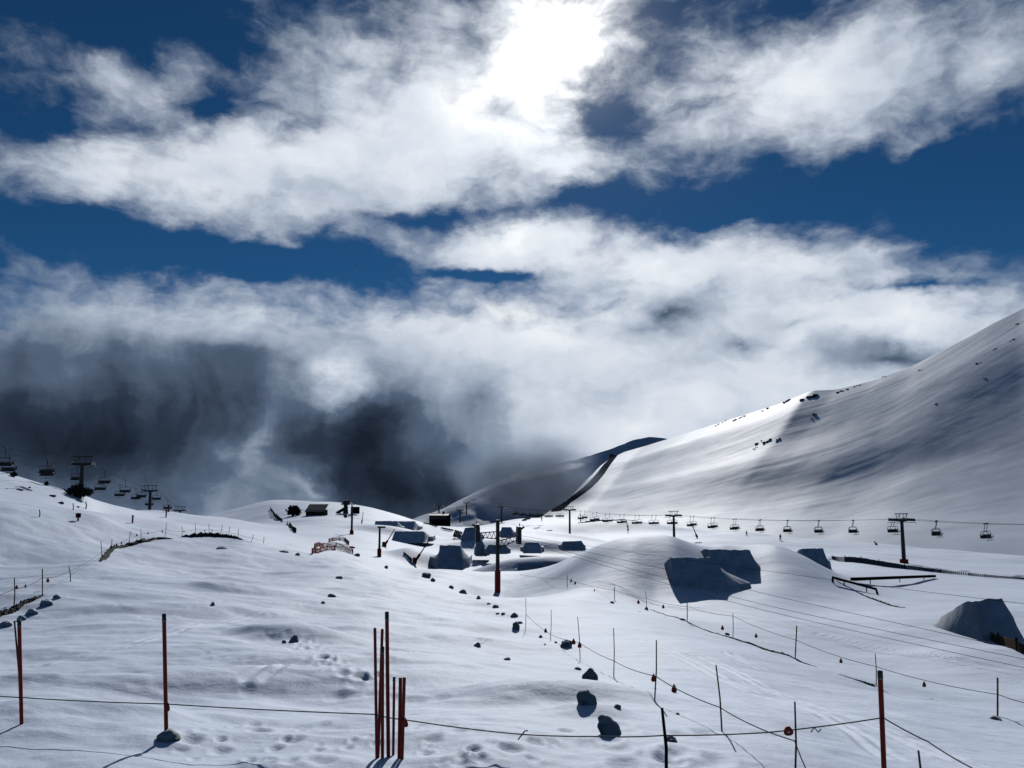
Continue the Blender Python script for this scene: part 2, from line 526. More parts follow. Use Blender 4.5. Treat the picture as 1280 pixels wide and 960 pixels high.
# ------------------------------------------------------------------ the snow ground
GP = [
    # near edge, below the frame
    (-300, 1150, 8), (0, 1150, 7.6), (320, 1150, 7.6), (640, 1150, 7.6), (960, 1150, 7.8), (1280, 1150, 8), (1600, 1150, 8),
    (-300, 960, 12), (0, 960, 11.8), (200, 960, 11.9), (400, 960, 12), (600, 960, 12), (800, 960, 12.3), (1000, 965, 13), (1280, 985, 14), (1600, 1000, 14),
    (-300, 905, 14), (0, 903, 13.6), (205, 923, 13.2), (350, 930, 13.2), (490, 946, 12.7), (640, 920, 14), (800, 905, 15.5), (960, 905, 17), (1100, 930, 18), (1280, 950, 20), (1600, 960, 20),
    (-300, 850, 21), (0, 850, 21), (200, 845, 21), (400, 840, 23), (600, 845, 23), (735, 850, 24), (895, 880, 20.5), (820, 860, 22.5), (1000, 868, 28), (1100, 885, 27), (1280, 905, 28), (1600, 920, 27),
    (0, 800, 30), (200, 790, 31), (400, 790, 34), (560, 795, 36), (660, 790, 40), (800, 815, 33), (920, 822, 36), (1094, 857, 37), (1280, 880, 34), (1600, 900, 32),
    (-300, 790, 34), (0, 772, 35), (54, 744, 44), (200, 740, 48), (400, 745, 54), (540, 755, 58), (622, 741, 86), (700, 755, 62), (800, 770, 56), (859, 777, 57), (940, 805, 45), (1000, 824, 43), (1180, 850, 42), (1280, 850, 42), (1600, 860, 42),
    (125, 703, 62), (215, 675, 84), (302, 674, 88), (240, 700, 72), (330, 700, 76), (440, 698, 84), (400, 688, 94), (500, 712, 88), (545, 712, 92), (580, 716, 93), (620, 717, 97), (660, 716, 98), (705, 726, 82), (765, 747, 72.5),
    (900, 772, 64), (1000, 790, 56), (1100, 805, 54), (1200, 815, 49), (1280, 822, 47),
    (820, 742, 75), (860, 746, 74), (900, 747, 74), (960, 749, 75), (1000, 764, 71), (1010, 750, 78), (1060, 748, 82), (1100, 770, 68), (1280, 785, 62), (1600, 800, 60),
    (560, 724, 112), (620, 722, 115), (680, 718, 115), (705, 706, 90), (745, 687, 87), (790, 684, 83.5), (845, 683, 84.5), (905, 721, 86), (945, 723, 86), (905, 684, 97), (970, 686, 95), (1010, 704, 92), (1060, 724, 98), (800, 688, 104), (900, 688, 104), (980, 692, 106), (1280, 748, 92), (1600, 760, 90),
    (560, 690, 160), (640, 692, 160), (760, 702, 140), (900, 706, 140), (1020, 712, 135), (1120, 716, 140), (1280, 726, 135), (1600, 735, 130),
    # left flats and lit hill
    (-300, 700, 60), (0, 706, 63.5), (60, 693, 68), (150, 678, 79), (0, 676, 70), (120, 668, 80), (250, 668, 93), (320, 669, 112),
    (-300, 648, 74), (0, 648, 77), (120, 652, 85), (220, 657, 98), (300, 661, 122),
    (-300, 560, 130), (0, 590, 134), (50, 606, 136), (110, 624, 138), (150, 633, 152), (190, 636, 190), (290, 646, 205), (60, 628, 118), (0, 620, 114), (130, 644, 134), (220, 650, 160),
    (-300, 590, 180), (0, 625, 180), (100, 650, 190), (180, 655, 250), (280, 662, 260),
    (370, 668, 150), (440, 668, 160), (400, 655, 200), (330, 655, 210), (474, 688, 130), (500, 668, 190), (560, 665, 220), (620, 668, 220),
    (290, 642, 305), (340, 625, 330), (390, 627, 335), (440, 632, 325), (490, 643, 315), (540, 655, 310), (360, 644, 270), (440, 646, 260), (500, 655, 260), (590, 657, 310),
    (-300, 640, 420), (0, 660, 420), (290, 664, 430), (390, 660, 430), (480, 664, 420), (560, 668, 430),
    (640, 666, 240), (712, 671, 300), (842, 681, 240), (950, 688, 215), (1127, 707, 165), (1280, 716, 160), (1600, 730, 150),
    (640, 654, 360), (720, 655, 370), (840, 662, 340), (980, 672, 300), (1120, 682, 270), (1280, 692, 240), (1600, 700, 230),
    (640, 652, 480), (800, 660, 480), (1000, 668, 450), (1280, 690, 400), (1600, 690, 380),
    (-300, 684, 900), (0, 684, 900), (300, 686, 900), (560, 684, 900), (700, 680, 900), (900, 680, 900), (1200, 684, 900), (1600, 684, 900),
    (-300, 690, 2000), (300, 690, 2000), (700, 690, 2000), (1200, 690, 2000), (1600, 690, 2000), (-300, 690, 5000), (300, 690, 5000), (700, 690, 5000), (1200, 690, 5000), (1600, 690, 5000),
]
G0 = RBF(GP)
MOUNDS = []          # (cx, cy, half length, half width, angle, height)


def mound(px, py, Y, lx, ly, ang, h):
    p = P(px, py, Y)
    MOUNDS.append((p.x, p.y, lx, ly, R(ang), h))


PITS = []
TRACKS = []


def ground_arr(x, y, fine=True):
    x, y = np.asarray(x, float).ravel(), np.asarray(y, float).ravel()
    r = np.maximum(np.hypot(x, y), 2.5)
    th = np.arctan2(x, y)
    thc = np.clip(th, -0.80, 0.80)
    z = G0.t(thc, np.log(r)) * r
    # outside the field of view the slope simply goes on
    zf = -3.6 - 10.5 * sstep(12, 190, r)
    z = z + (zf - z) * sstep(0.62, 1.0, np.abs(th))
    for (cx, cy, lx, ly, a, h) in MOUNDS:
        dx, dy = x - cx, y - cy
        u = (dx * math.cos(a) + dy * math.sin(a)) / lx
        v = (-dx * math.sin(a) + dy * math.cos(a)) / ly
        d = u * u + v * v
        k = d < 6
        z[k] += h * np.exp(-1.1 * d[k] ** 1.25)
    # drifts and hollows
    nearw = 1 - sstep(70, 130, r)
    left = 0.35 + 0.65 * sstep(0.12, -0.05, th)
    z += fbm(x / 26 + 3, y / 17, 3, 5) * 0.9 * sstep(8, 40, r) * (0.5 + 0.5 * nearw)
    z += fbm(x / 5.2, y / 3.4, 3, 9) * 0.30 * nearw * left * sstep(6, 14, r)
    z += fbm(x / 60, y / 50, 4, 31) * 2.0 * sstep(120, 260, r)
    if fine:
        z += np.maximum(fbm(x / 1.9 + 0.4 * y, y / 0.8, 3, 23), -0.2) * 0.09 * nearw * left
        z += fbm(x / 0.9, y / 0.6, 3, 41) * 0.035 * (1 - sstep(30, 60, r))
        for (cx, cy, rr, d) in PITS:
            k = np.abs(x - cx) < rr * 3
            if k.any():
                q = ((x[k] - cx) / rr) ** 2 + ((y[k] - cy) / (rr * 1.25)) ** 2
                z[k] += -d * np.exp(-q) + 0.38 * d * np.exp(-((np.sqrt(q) - 1.5) / 0.55) ** 2)
    if fine:
        for (pl, wd, dp) in TRACKS:                 # ski tracks: a shallow groove with soft rims
            k = np.where((x > pl[:, 0].min() - 1) & (x < pl[:, 0].max() + 1) & (y > pl[:, 1].min() - 1) & (y < pl[:, 1].max() + 1))[0]
            if not len(k):
                continue
            best = np.full(len(k), 9.0)
            for a, b in zip(pl[:-1], pl[1:]):
                ab = b - a
                t = np.clip(((x[k] - a[0]) * ab[0] + (y[k] - a[1]) * ab[1]) / (ab @ ab), 0, 1)
                best = np.minimum(best, np.hypot(x[k] - a[0] - t * ab[0], y[k] - a[1] - t * ab[1]))
            z[k] += -dp * np.exp(-(best / wd) ** 2) + 0.4 * dp * np.exp(-((best - 2 * wd) / wd) ** 2)
    return z


def gz(x, y):
    return float(ground_arr([x], [y])[0])


def hit(px, py, Y0, lo=0.62, hi=1.4):
    """where the view line through a photo pixel meets the snow, near distance Y0"""
    Ys = Y0 * np.exp(np.linspace(math.log(lo), math.log(hi), 220))
    a, b, c = ray(px, py)
    x, z = a / b * Ys, c / b * Ys
    d = z - ground_arr(x, Ys)
    s = np.where((d[:-1] > 0) & (d[1:] <= 0))[0]
    if len(s):
        k = s[0]
        w = d[k] / (d[k] - d[k + 1])
        Yh = Ys[k] + (Ys[k + 1] - Ys[k]) * w
    else:
        Yh = Y0
    xh = a / b * Yh
    return Vector((xh, Yh, gz(xh, Yh)))


# long banks and rollers of the snow park
mound(662, 690, 121, 9.5, 3.6, 0, 2.5)
mound(680, 680, 170, 10, 4.5, 0, 2.4)
mound(600, 672, 172, 7, 6, 0, 1.6)
mound(526, 690, 130, 4.5, 6, 0, 2.2)
mound(700, 668, 230, 14, 7, -10, 2.0)
mound(760, 640, 330, 26, 16, -6, 3.5)
mound(490, 663, 190, 9, 5, 0, 1.6)
mound(685, 878, 18.6, 2.2, 1.0, 10, 0.42)
mound(740, 905, 16.2, 0.8, 0.6, 0, 0.2)
mound(60, 893, 15, 3.0, 0.8, 4, 0.14)
# the wave of a shaded drift across the middle of the near field
mound(430, 862, 20.5, 5.5, 1.1, -4, 0.2)
mound(120, 876, 19, 4.0, 0.9, 4, 0.2)
mound(270, 735, 50, 4.5, 1.8, 0, 0.38)
mound(560, 860, 21, 3.0, 0.8, 6, 0.16)
mound(370, 806, 33, 3.5, 1.2, -20, 0.42)
mound(230, 775, 41, 6, 1.6, 6, 0.3)

rp = random.Random(5)
for k in range(60):                                   # trodden snow behind the rope
    px, py = rp.uniform(225, 700), rp.uniform(905, 952)
    if abs(px - 485) < 40 and py > 930:
        continue
    q = hit(px, py, 13.2)
    PITS.append((q.x, q.y, rp.uniform(0.06, 0.15), rp.uniform(0.015, 0.045)))
for k in range(50):
    s_ = rp.random()
    px, py = 355 + 110 * s_ + rp.gauss(0, 8), 795 + 55 * s_ + rp.gauss(0, 5)
    q = hit(px, py, 30)
    PITS.append((q.x, q.y, rp.uniform(0.08, 0.18), rp.uniform(0.02, 0.05)))
for k in range(40):
    px, py = rp.uniform(0, 640), rp.uniform(745, 880)
    q = hit(px, py, 30, 0.5, 2)
    PITS.append((q.x, q.y, rp.uniform(0.10, 0.22), rp.uniform(0.015, 0.04)))
for k in range(18):
    px, py = rp.uniform(700, 900), rp.uniform(905, 958)
    q = hit(px, py, 14)
    PITS.append((q.x, q.y, rp.uniform(0.10, 0.22), rp.uniform(0.02, 0.06)))


for (pix, Ys) in (([(760, 790), (860, 830), (980, 880), (1120, 950)], [40, 31, 24, 17]),
                  ([(800, 800), (920, 840), (1060, 900), (1290, 985)], [36, 29, 23, 15]), ([(900, 815), (1040, 870), (1160, 905), (1300, 940)], [37, 29, 24, 20]),
                  ([(60, 830), (180, 800), (330, 760), (520, 745)], [24, 30, 42, 62]),
                  ([(1010, 790), (1100, 810), (1200, 830), (1300, 860)], [58, 50, 46, 38]), ([(300, 850), (380, 830), (470, 815), (600, 800)], [22, 26, 30, 36])):
    q = np.array([tuple(hit(px, py, yy))[:2] for (px, py), yy in zip(pix, Ys)])
    tt = np.linspace(0, len(q) - 1, 22)
    pl = np.stack([np.interp(tt, range(len(q)), q[:, 0]), np.interp(tt, range(len(q)), q[:, 1])], 1)
    ker = np.array([0.25, 0.5, 0.25])
    for _ in range(4):
        pl[1:-1] = 0.25 * pl[:-2] + 0.5 * pl[1:-1] + 0.25 * pl[2:]
    pl[:, 0] += 0.25 * np.sin(tt * 4.1 + q[0, 0])
    for off in (0.0, 0.42):
        TRACKS.append((pl + np.array([off, off * 0.3]), 0.09, 0.035))


def ground_sheet():
    th = np.concatenate([np.linspace(-math.pi, -0.80, 60, endpoint=False), np.linspace(-0.80, -0.60, 40, endpoint=False),
                         np.linspace(-0.60, 0.60, 880, endpoint=False), np.linspace(0.60, 0.80, 40, endpoint=False), np.linspace(0.80, math.pi, 60, endpoint=False)])
    r = np.concatenate([[0.02, 2, 4, 6, 7, 8], np.exp(np.linspace(math.log(9), math.log(500), 700)), np.exp(np.linspace(math.log(506), math.log(6000), 90))])
    TH, RR = np.meshgrid(th, r)
    X, Y = np.sin(TH) * RR, np.cos(TH) * RR
    Z = ground_arr(X, Y).reshape(X.shape)
    k = RR > 2000
    Z[k] -= (RR[k] - 2000) * 0.02
    me = grid_mesh('snow_ground', X, Y, Z, closed=True)
    o = link_mesh('snow_ground', me, None, ['snow'])
    tag(o, kind='structure')


ground_sheet()


# ------------------------------------------------------------------ mountain and far ridge
def crest_mesh(name, crest, foot, back_drop, ncol, nrow, mat, amp, profile, seed, folds=0.0):
    """a hillside from a foot line up to a crest line (photo px, py, distance) and down again behind"""
    def interp(pts, s):
        w = np.array([P(*p) for p in pts])
        t = np.linspace(0, 1, len(pts))
        out = []
        for k in range(3):
            # smooth Catmull-Rom style resampling
            f = np.interp(s, t, w[:, k])
            out.append(f)
        q = np.stack(out, 1)
        ker = np.hanning(max(3, int(len(s) * 0.035) | 1) + 2); ker /= ker.sum()
        pad = len(ker) // 2
        for k in range(3):
            e = np.concatenate([2 * q[0, k] - q[pad:0:-1, k], q[:, k], 2 * q[-1, k] - q[-2:-pad - 2:-1, k]])
            q[:, k] = np.convolve(e, ker, 'valid')[:len(s)]
        return q
    s = np.linspace(0, 1, ncol)
    A, B = interp(foot, s), interp(crest, s)
    q = np.linspace(0, 1, nrow)
    h = profile(q)[:, None]
    X = A[None, :, 0] + (B - A)[None, :, 0] * q[:, None]
    Y = A[None, :, 1] + (B - A)[None, :, 1] * q[:, None]
    Z = A[None, :, 2] + (B - A)[None, :, 2] * h
    Z = Z + amp * (fbm(X / 75, Y / 110, 5, seed, 0.5) * np.minimum(1, 6 * q * (1 - q))[:, None] + 0.10 * fbm(X / 14, Y / 14, 3, seed + 7))
    if folds:
        SS = np.broadcast_to(s[None, :], X.shape); QQ = np.broadcast_to(q[:, None], X.shape)
        Z = Z + folds * fbm(QQ * 4.6 - SS * 1.0 + 2.2, SS * 2.2, 2, seed + 3, 0.3) * np.minimum(1, 5 * QQ * (1 - QQ))
        # wind crust and thin streaks running down the fall line
        Z = Z + 0.10 * fbm(QQ * 46 - SS * 30, SS * 9, 3, seed + 4) * sstep(0.0, 0.2, QQ)
    # the far side
    qb = np.linspace(0, 1, 14)[1:]
    Xb = B[None, :, 0] + (B - A)[None, :, 0] * qb[:, None] * 0.8
    Yb = B[None, :, 1] + (B - A)[None, :, 1] * qb[:, None] * 0.8
    Zb = Z[-1][None, :] - back_drop * qb[:, None] ** 1.3
    X, Y, Z = np.concatenate([X, Xb]), np.concatenate([Y, Yb]), np.concatenate([Z, Zb])
    me = grid_mesh(name, X, Y, Z)
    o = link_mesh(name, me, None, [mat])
    tag(o, kind='structure')
    return X, Y, Z


def prof(q):
    x = [0, 0.2, 0.4, 0.6, 0.8, 1.0]
    y = [0, 0.11, 0.29, 0.54, 0.79, 1.0]
    f = np.interp(q, x, y)
    k = np.hanning(max(5, len(q) // 8 | 1)); k /= k.sum()
    e = np.concatenate([2 * f[0] - f[len(k) // 2:0:-1], f, 2 * f[-1] - f[-2:-len(k) // 2 - 1:-1]])
    return np.convolve(e, k, 'valid')


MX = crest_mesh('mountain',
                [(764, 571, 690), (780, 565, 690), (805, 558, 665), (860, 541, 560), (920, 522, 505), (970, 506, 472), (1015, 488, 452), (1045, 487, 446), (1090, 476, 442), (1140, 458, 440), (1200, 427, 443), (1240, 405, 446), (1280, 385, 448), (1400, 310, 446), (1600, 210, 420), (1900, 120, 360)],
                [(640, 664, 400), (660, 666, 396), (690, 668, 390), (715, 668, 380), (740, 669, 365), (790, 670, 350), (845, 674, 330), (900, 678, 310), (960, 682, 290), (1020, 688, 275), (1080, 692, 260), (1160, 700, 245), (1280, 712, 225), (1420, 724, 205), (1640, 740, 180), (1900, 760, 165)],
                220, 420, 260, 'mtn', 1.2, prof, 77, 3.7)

RX = crest_mesh('far_ridge',
                [(520, 650, 640), (560, 634, 645), (600, 612, 650), (645, 592, 655), (690, 581, 662), (730, 571, 675), (766, 560, 695), (790, 550, 710), (812, 546, 725), (850, 550, 740)],
                [(430, 676, 560), (480, 674, 560), (530, 674, 560), (580, 672, 560), (625, 668, 560), (660, 658, 560), (690, 645, 580), (720, 622, 610), (752, 596, 660), (800, 580, 700)],
                160, 260, 120, 'mtn', 5.0, prof, 19)


# ------------------------------------------------------------------ road up the far valley
def world_line(pts, n):
    w = np.array([tuple(p) for p in pts])
    d = np.concatenate([[0], np.cumsum(np.linalg.norm(np.diff(w, axis=0), axis=1))])
    s = np.linspace(0, d[-1], n)
    # Catmull-Rom through the points
    out = []
    for q in s:
        k = min(max(np.searchsorted(d, q) - 1, 0), len(w) - 2)
        t = (q - d[k]) / max(d[k + 1] - d[k], 1e-6)
        p0, p1, p2, p3 = w[max(k - 1, 0)], w[k], w[k + 1], w[min(k + 2, len(w) - 1)]
        out.append(0.5 * ((2 * p1) + (p2 - p0) * t + (2 * p0 - 5 * p1 + 4 * p2 - p3) * t * t + (3 * p1 - p0 - 3 * p2 + p3) * t ** 3))
    return [Vector(p) for p in out]


def ribbon(name, pts, width, mat, depth, kind=None, wob=0.0):
    """a road bed: flat top of the given width with sloping shoulders of real depth"""
    V, Fc = [], []
    n = len(pts)
    for i, p in enumerate(pts):
        d = pts[min(i + 1, n - 1)] - pts[max(i - 1, 0)]
        d.z = 0
        d.normalize()
        x = Vector((d.y, -d.x, 0))
        w = width(i / (n - 1)) if callable(width) else width
        w *= 1 + wob * math.sin(i * 1.7)
        for s, z in ((-0.75, -depth), (-0.5, 0), (-0.17, 0.04 * w), (0.17, 0.04 * w), (0.5, 0), (0.75, -depth)):
            V.append(p + x * (s * w) + Vector((0, 0, z)))
    for i in range(n - 1):
        for k in range(5):
            a = i * 6 + k
            Fc.append([a, a + 1, a + 7, a + 6])
    me = bpy.data.meshes.new(name)
    me.from_pydata([tuple(v) for v in V], [], Fc)
    me.polygons.foreach_set('use_smooth', [True] * len(me.polygons))
    return tag(link_mesh(name, me, None, [mat]), kind=kind)


from mathutils.bvhtree import BVHTree
_bv = {}


def on_surface(px, py, names):
    """first point of the named ground sheets along a view line"""
    best = None
    for nme in names:
        o = bpy.data.objects[nme]
        if nme not in _bv:
            me = o.data
            _bv[nme] = BVHTree.FromPolygons([v.co.copy() for v in me.vertices], [tuple(p.vertices) for p in me.polygons])
        d = Vector(ray(px, py)).normalized()
        q = _bv[nme].ray_cast(Vector((0, 0, 0)), d)
        if q[0] is not None and (best is None or q[3] < best[1]):
            best = (q[0], q[3])
    return best[0] if best else None


def drop(x, y, sheets):
    z = None
    for nme in sheets:
        q = _bv[nme].ray_cast(Vector((x, y, 900)), Vector((0, 0, -1)))
        if q[0] is not None and (z is None or q[0].z > z):
            z = q[0].z
    return z


# ------------------------------------------------------------------ snow jumps and benches
def snow_jump(face, Y, label, length=9.0, lean=0.35, flare=1.6, seed=1, name='snow_jump', cat='snow jump', dip=0.0):
    """a shaped jump: face = four photo corners of its steep front (top left, top right, bottom right, bottom left);
    the deck runs back from the lip and sinks into the ground, the flanks flare out softly"""
    TL, TR, BR, BL = [P(px, py, Y) for px, py in face]
    zb = min(BL.z, BR.z)
    h = max(0.3, (TL.z + TR.z) / 2 - zb)
    base = Vector(((BL.x + BR.x) / 2, Y, zb))
    sink = 0.3 * h + 0.5
    fla, flb = flare if isinstance(flare, tuple) else (flare, flare)
    fl0, fr0 = max(0.05, TL.x - BL.x), max(0.05, BR.x - TR.x)
    NT_, NS = 20, 11
    vs = [-lean * h - 0.25 * sink] + list(np.linspace(-lean * h, 0, 9)) + list(length * np.linspace(0.012, 1, 30) ** 1.15)
    X, Yg, Z = [], [], []
    for v in vs:
        if v <= 0:
            f = min(1.0, max(0.0, (v + lean * h) / (lean * h)))
            fall = 1.0
        else:
            f = 1.0
            t = v / length
            fall = 1 - (0.08 * min(1.0, t * 4) + 0.92 * (t * t * (3 - 2 * t)))
        grow = min(1.0, max(0.0, v / (0.7 * length)))
        fl, fr = fl0 + fla * grow, fr0 + flb * min(1.0, max(0.0, v / (0.32 * length)))
        lx, rx = TL.x, TR.x
        rx_, rz_, ry_ = [], [], []
        ztop_l, ztop_r = (TL.z - zb) * fall, (TR.z - zb) * fall
        for k in range(NS):
            a = k / NS                                   # 0 foot .. 1 edge
            e = a ** (1 + 0.3 * grow)
            rx_.append(lx - fl * (1 - a)); rz_.append(ztop_l * e)
        for k in range(NT_ + 1):
            a = k / NT_
            rx_.append(lx + (rx - lx) * a); rz_.append((ztop_l + (ztop_r - ztop_l) * a) * (1 - dip * (1 - (2 * a - 1) ** 2)))
        for k in range(NS - 1, -1, -1):
            a = k / NS
            e = a ** (1 + 0.3 * grow)
            rx_.append(rx + fr * (1 - a)); rz_.append(ztop_r * e)
        X.append(rx_)
        Yg.append([Y + lean * h + v] * len(rx_))
        Z.append([zb - sink + (q + sink) * f if v <= 0 else zb - sink * (1 if q < 1e-6 else 0) + q for q in rz_])
    X, Yg, Z = np.array(X), np.array(Yg), np.array(Z)
    Z[:, 0] = zb - sink; Z[:, -1] = zb - sink
    Z[-1] = np.minimum(Z[-1], zb - sink)
    Z = Z + 0.035 * h * fbm(X * 0.7 + seed, Yg * 0.7, 3, seed) + 0.03 * h * fbm(X * 2.4, Yg * 2.4, 3, seed + 5)
    Yg = Yg + 0.05 * h * fbm(X * 0.9, Z * 1.1 + seed, 3, seed + 2)
    me = grid_mesh(name, X, Yg, Z)
    me.set_sharp_from_angle(angle=R(35))
    o = link_mesh(name, me, None, ['packed'])
    me.transform(Matrix.Translation(-base))
    o.location = base
    return tag(o, label, cat)


snow_jump([(842, 698), (897, 697), (917, 735), (862, 737)], 75.5, 'largest snow jump with a steep shaded front, left of its twin', 11, flare=(0.5, 3.2), seed=3, dip=0.03)
snow_jump([(884, 688), (941, 688), (957, 722), (890, 724)], 86, 'second big snow jump just right of and behind the largest jump', 12, flare=(0.6, 3.4), seed=4)
snow_jump([(1005, 686), (1031, 686), (1038, 699), (1008, 705)], 140, 'small snow jump with dark front at the start of the long snow fence', 9, flare=1.6, seed=5)
snow_jump([(1232, 753), (1266, 751), (1302, 818), (1236, 794)], 54, 'snow jump cut by the picture edge, fenced along its foot', 9, flare=(1.5, 2.0), seed=6)
snow_jump([(549, 682), (575, 682), (579, 700), (547, 702)], 118, 'snow kicker with a square dark face beside the orange leaning lance', 12, flare=(2.2, 0.7), seed=7)
snow_jump([(581, 660), (597, 659), (598, 671), (577, 671)], 172, 'low snow kicker right of the red-brown board', 10, flare=0.8, seed=8)
snow_jump([(627, 659), (639, 659), (641, 667), (626, 667)], 182, 'low snow kicker seen behind the top of the red-based lift tower', 12, flare=0.8, seed=9)
snow_jump([(466, 652), (494, 652), (498, 661), (465, 661)], 205, 'flat topped snow table furthest left in the snow park', 8, flare=0.6, lean=2.3, seed=10)
snow_jump([(494, 652), (516, 652), (520, 660), (497, 660)], 212, 'pale snow ramp joined to the flat topped snow table', 8, flare=0.5, lean=2.6, seed=11)
snow_jump([(491, 665), (528, 665), (534, 673), (488, 673)], 165, 'broad grey snow table in front of the flat topped table', 8, flare=0.7, lean=2.4, seed=12)
snow_jump([(648, 705), (680, 704), (681, 712), (648, 714)], 104, 'long low snow bench with bright rim right of the red-based tower', 3, flare=0.4, lean=0.15, seed=13)
snow_jump([(680, 702), (704, 702), (700, 708), (680, 711)], 108, 'short low snow bench joined to the end of the long bench', 3, flare=0.5, lean=0.15, seed=14)
snow_jump([(704, 677), (727, 676), (731, 683), (703, 683)], 150, 'small snow box with dark front on top of the long bank', 6, flare=0.4, lean=0.2, seed=15)
snow_jump([(657, 679), (673, 679), (678, 686), (654, 686)], 152, 'small grey snow box left of the dark fronted box', 6, flare=0.5, lean=1.8, seed=16)
snow_jump([(610, 681), (633, 681), (634, 687), (608, 687)], 142, 'low snow block half hidden behind the red-based tower', 5, flare=0.6, lean=0.2, seed=17)
snow_jump([(595, 672), (600, 671), (608, 687), (596, 687)], 146, 'narrow wedge of snow with a slanting shaded side', 6, flare=0.5, lean=0.2, seed=18)


# ------------------------------------------------------------------ rocks
def boulder(px, py, w_px, h_px, Y, label, seed, group=None, sink=0.55, mat='rock', name='boulder', lean=0.0):
    p = hit(px, py, Y)
    s = p.y / F
    w, h = w_px * s * 0.86, h_px * s * 0.76
    rnd = random.Random(seed)
    bm = bmesh.new()
    bmesh.ops.create_icosphere(bm, subdivisions=3, radius=1)
    cuts = [(Vector((rnd.gauss(0, 1), rnd.gauss(0, 1), rnd.gauss(0.2, 0.7))).normalized(), rnd.uniform(0.72, 0.98)) for _ in range(8)]
    for v in bm.verts:
        c = v.co.copy()
        for n, d in cuts:
            e = c.dot(n) - d
            if e > 0:
                c -= n * e * 0.85
        nz = fbm(np.array([c.x * 1.3 + seed]), np.array([c.y * 1.3 + c.z * 1.5]), 4, seed, 0.6)[0]
        c *= 1 + 0.34 * nz
        v.co = Vector((c.x * w / 2, c.y * w * 0.42, (c.z + 0.75 - sink) * h / (1.75 - sink)))
        v.co.x += lean * v.co.z
    me = bpy.data.meshes.new(name)
    bm.to_mesh(me); bm.free()
    me.polygons.foreach_set('use_smooth', [True] * len(me.polygons))
    me.set_sharp_from_angle(angle=R(38))
    o = link_mesh(name, me, None, [mat])
    o.location = p
    return tag(o, label, 'boulder' if name == 'boulder' else 'stone', group)


BO = [
    (763, 918, 30, 32, 16, 'largest tilted grey boulder, lowest of the boulder line by the rope', -0.35),
    (735, 879, 29, 21, 21, 'dark boulder with a snow drift over its left side, above the largest boulder', -0.3),
    (737, 849, 21, 16, 24, 'rounded dark boulder in the middle of the boulder line', 0.0),
    (708, 809, 20, 12, 31, 'wide dark boulder beside the third stake of the rope line', 0.0),
    (645, 786, 12, 11, 40, 'round grey boulder left of the first stake of the rope line', 0.0),
    (643, 771, 11, 6, 46, 'flat grey boulder just above the round one', 0.0),
    (597, 808, 10, 6, 35, 'lone grey boulder on the open snow left of the boulder line', 0.0),
    (634, 825, 10, 4, 29, 'half buried grey boulder below the lone one', 0.0),
    (367, 803, 14, 12, 30, 'dark pointed boulder above the trodden track', 0.2),
    (355, 804, 6, 5, 30, 'little dark stone beside the pointed boulder', 0.0),
    (838, 926, 19, 9, 15.5, 'low grey boulder beside the black stick', 0.0),
    (211, 924, 33, 14, 13.3, 'rounded grey boulder at the foot of the tall red pole', 0.0),
    (620, 760, 10, 5, 54, 'flat dark boulder below the tower shadow', 0.0),
    (579, 742, 12, 6, 78, 'dark boulder at the left end of the tower shadow', 0.0),
    (598, 748, 7, 4, 62, 'small stone under the tower shadow', 0.0),
    (533, 722, 14, 8, 84, 'dark boulder with a hump on the crest left of the tower', 0.0),
    (541, 726, 8, 5, 82, 'smaller dark stone touching the crest boulder', 0.0),
    (564, 735, 7, 4, 78, 'small dark stone between crest and tower shadow', 0.0),
    (483, 710, 6, 4, 86, 'tiny dark stone under the straight red-footed pole', 0.0),
    (446, 695, 9, 4, 90, 'dark stone at the end of the pink net', 0.0),
    (440, 685, 8, 3, 120, 'thin dark stone behind the pink net', 0.0),
    (372, 694, 7, 4, 90, 'dark stone on the snow left of the pink net', 0.0),
    (355, 690, 14, 3, 92, 'long flat stone nearly covered by snow', 0.0),
    (277, 686, 16, 4, 80, 'low stone below the right rock ledge', 0.0),
    (266, 756, 6, 4, 46, 'small black stone alone on the left snow field', 0.0),
    (414, 746, 12, 5, 58, 'dark stone high on the near slope', 0.0),
    (404, 754, 6, 3, 55, 'little dark stone below the dark slope stone', 0.0),
    (424, 723, 9, 4, 70, 'flat stone above the dark slope stone', 0.0),
    (722, 837, 9, 4, 24.5, 'small stone left of the middle boulder', 0.0),
    (676, 797, 5, 4, 37, 'small stone between the round boulder and the wide one', 0.0),
    (695, 804, 4, 3, 35, 'pebble sized stone left of the wide boulder', 0.0),
    (772, 885, 10, 6, 20, 'small snowy stone right of the drift covered boulder', 0.0),
    (847, 893, 5, 3, 19, 'small dark stone on the shadow line of the rope', 0.0),
    (1245, 899, 16, 5, 31, 'flat stone at the foot of the rightmost striped stake', 0.0),
    (765, 754, 7, 3, 64, 'dark stone at the foot of the first striped stake on the right', 0.0),
    (808, 762, 6, 4, 61, 'dark stone at the foot of the grey stake after it', 0.0),
    (853, 775, 8, 3, 57, 'dark stone by the striped stake under the big jump', 0.0),
    (909, 794, 7, 4, 50, 'dark stone by the thin grey stake right of the big jump', 0.0),
    (629, 768, 6, 3, 50, 'small stone in the trail below the tower', 0.0),
    (611, 755, 5, 2, 58, 'thin stone in the trail below the tower', 0.0),
    (622, 768, 5, 3, 49, 'dark pebble in the trail left of the flat boulder', 0.0),
    (650, 779, 8, 3, 42, 'thin stone above the round boulder', 0.0),
]
for i, (px, py, w, h, Y, lab, lean) in enumerate(BO):
    boulder(px, py, w, h, Y, lab, 40 + i, 'boulders poking out of the snow', lean=lean, name='boulder' if w > 9 else 'stone')


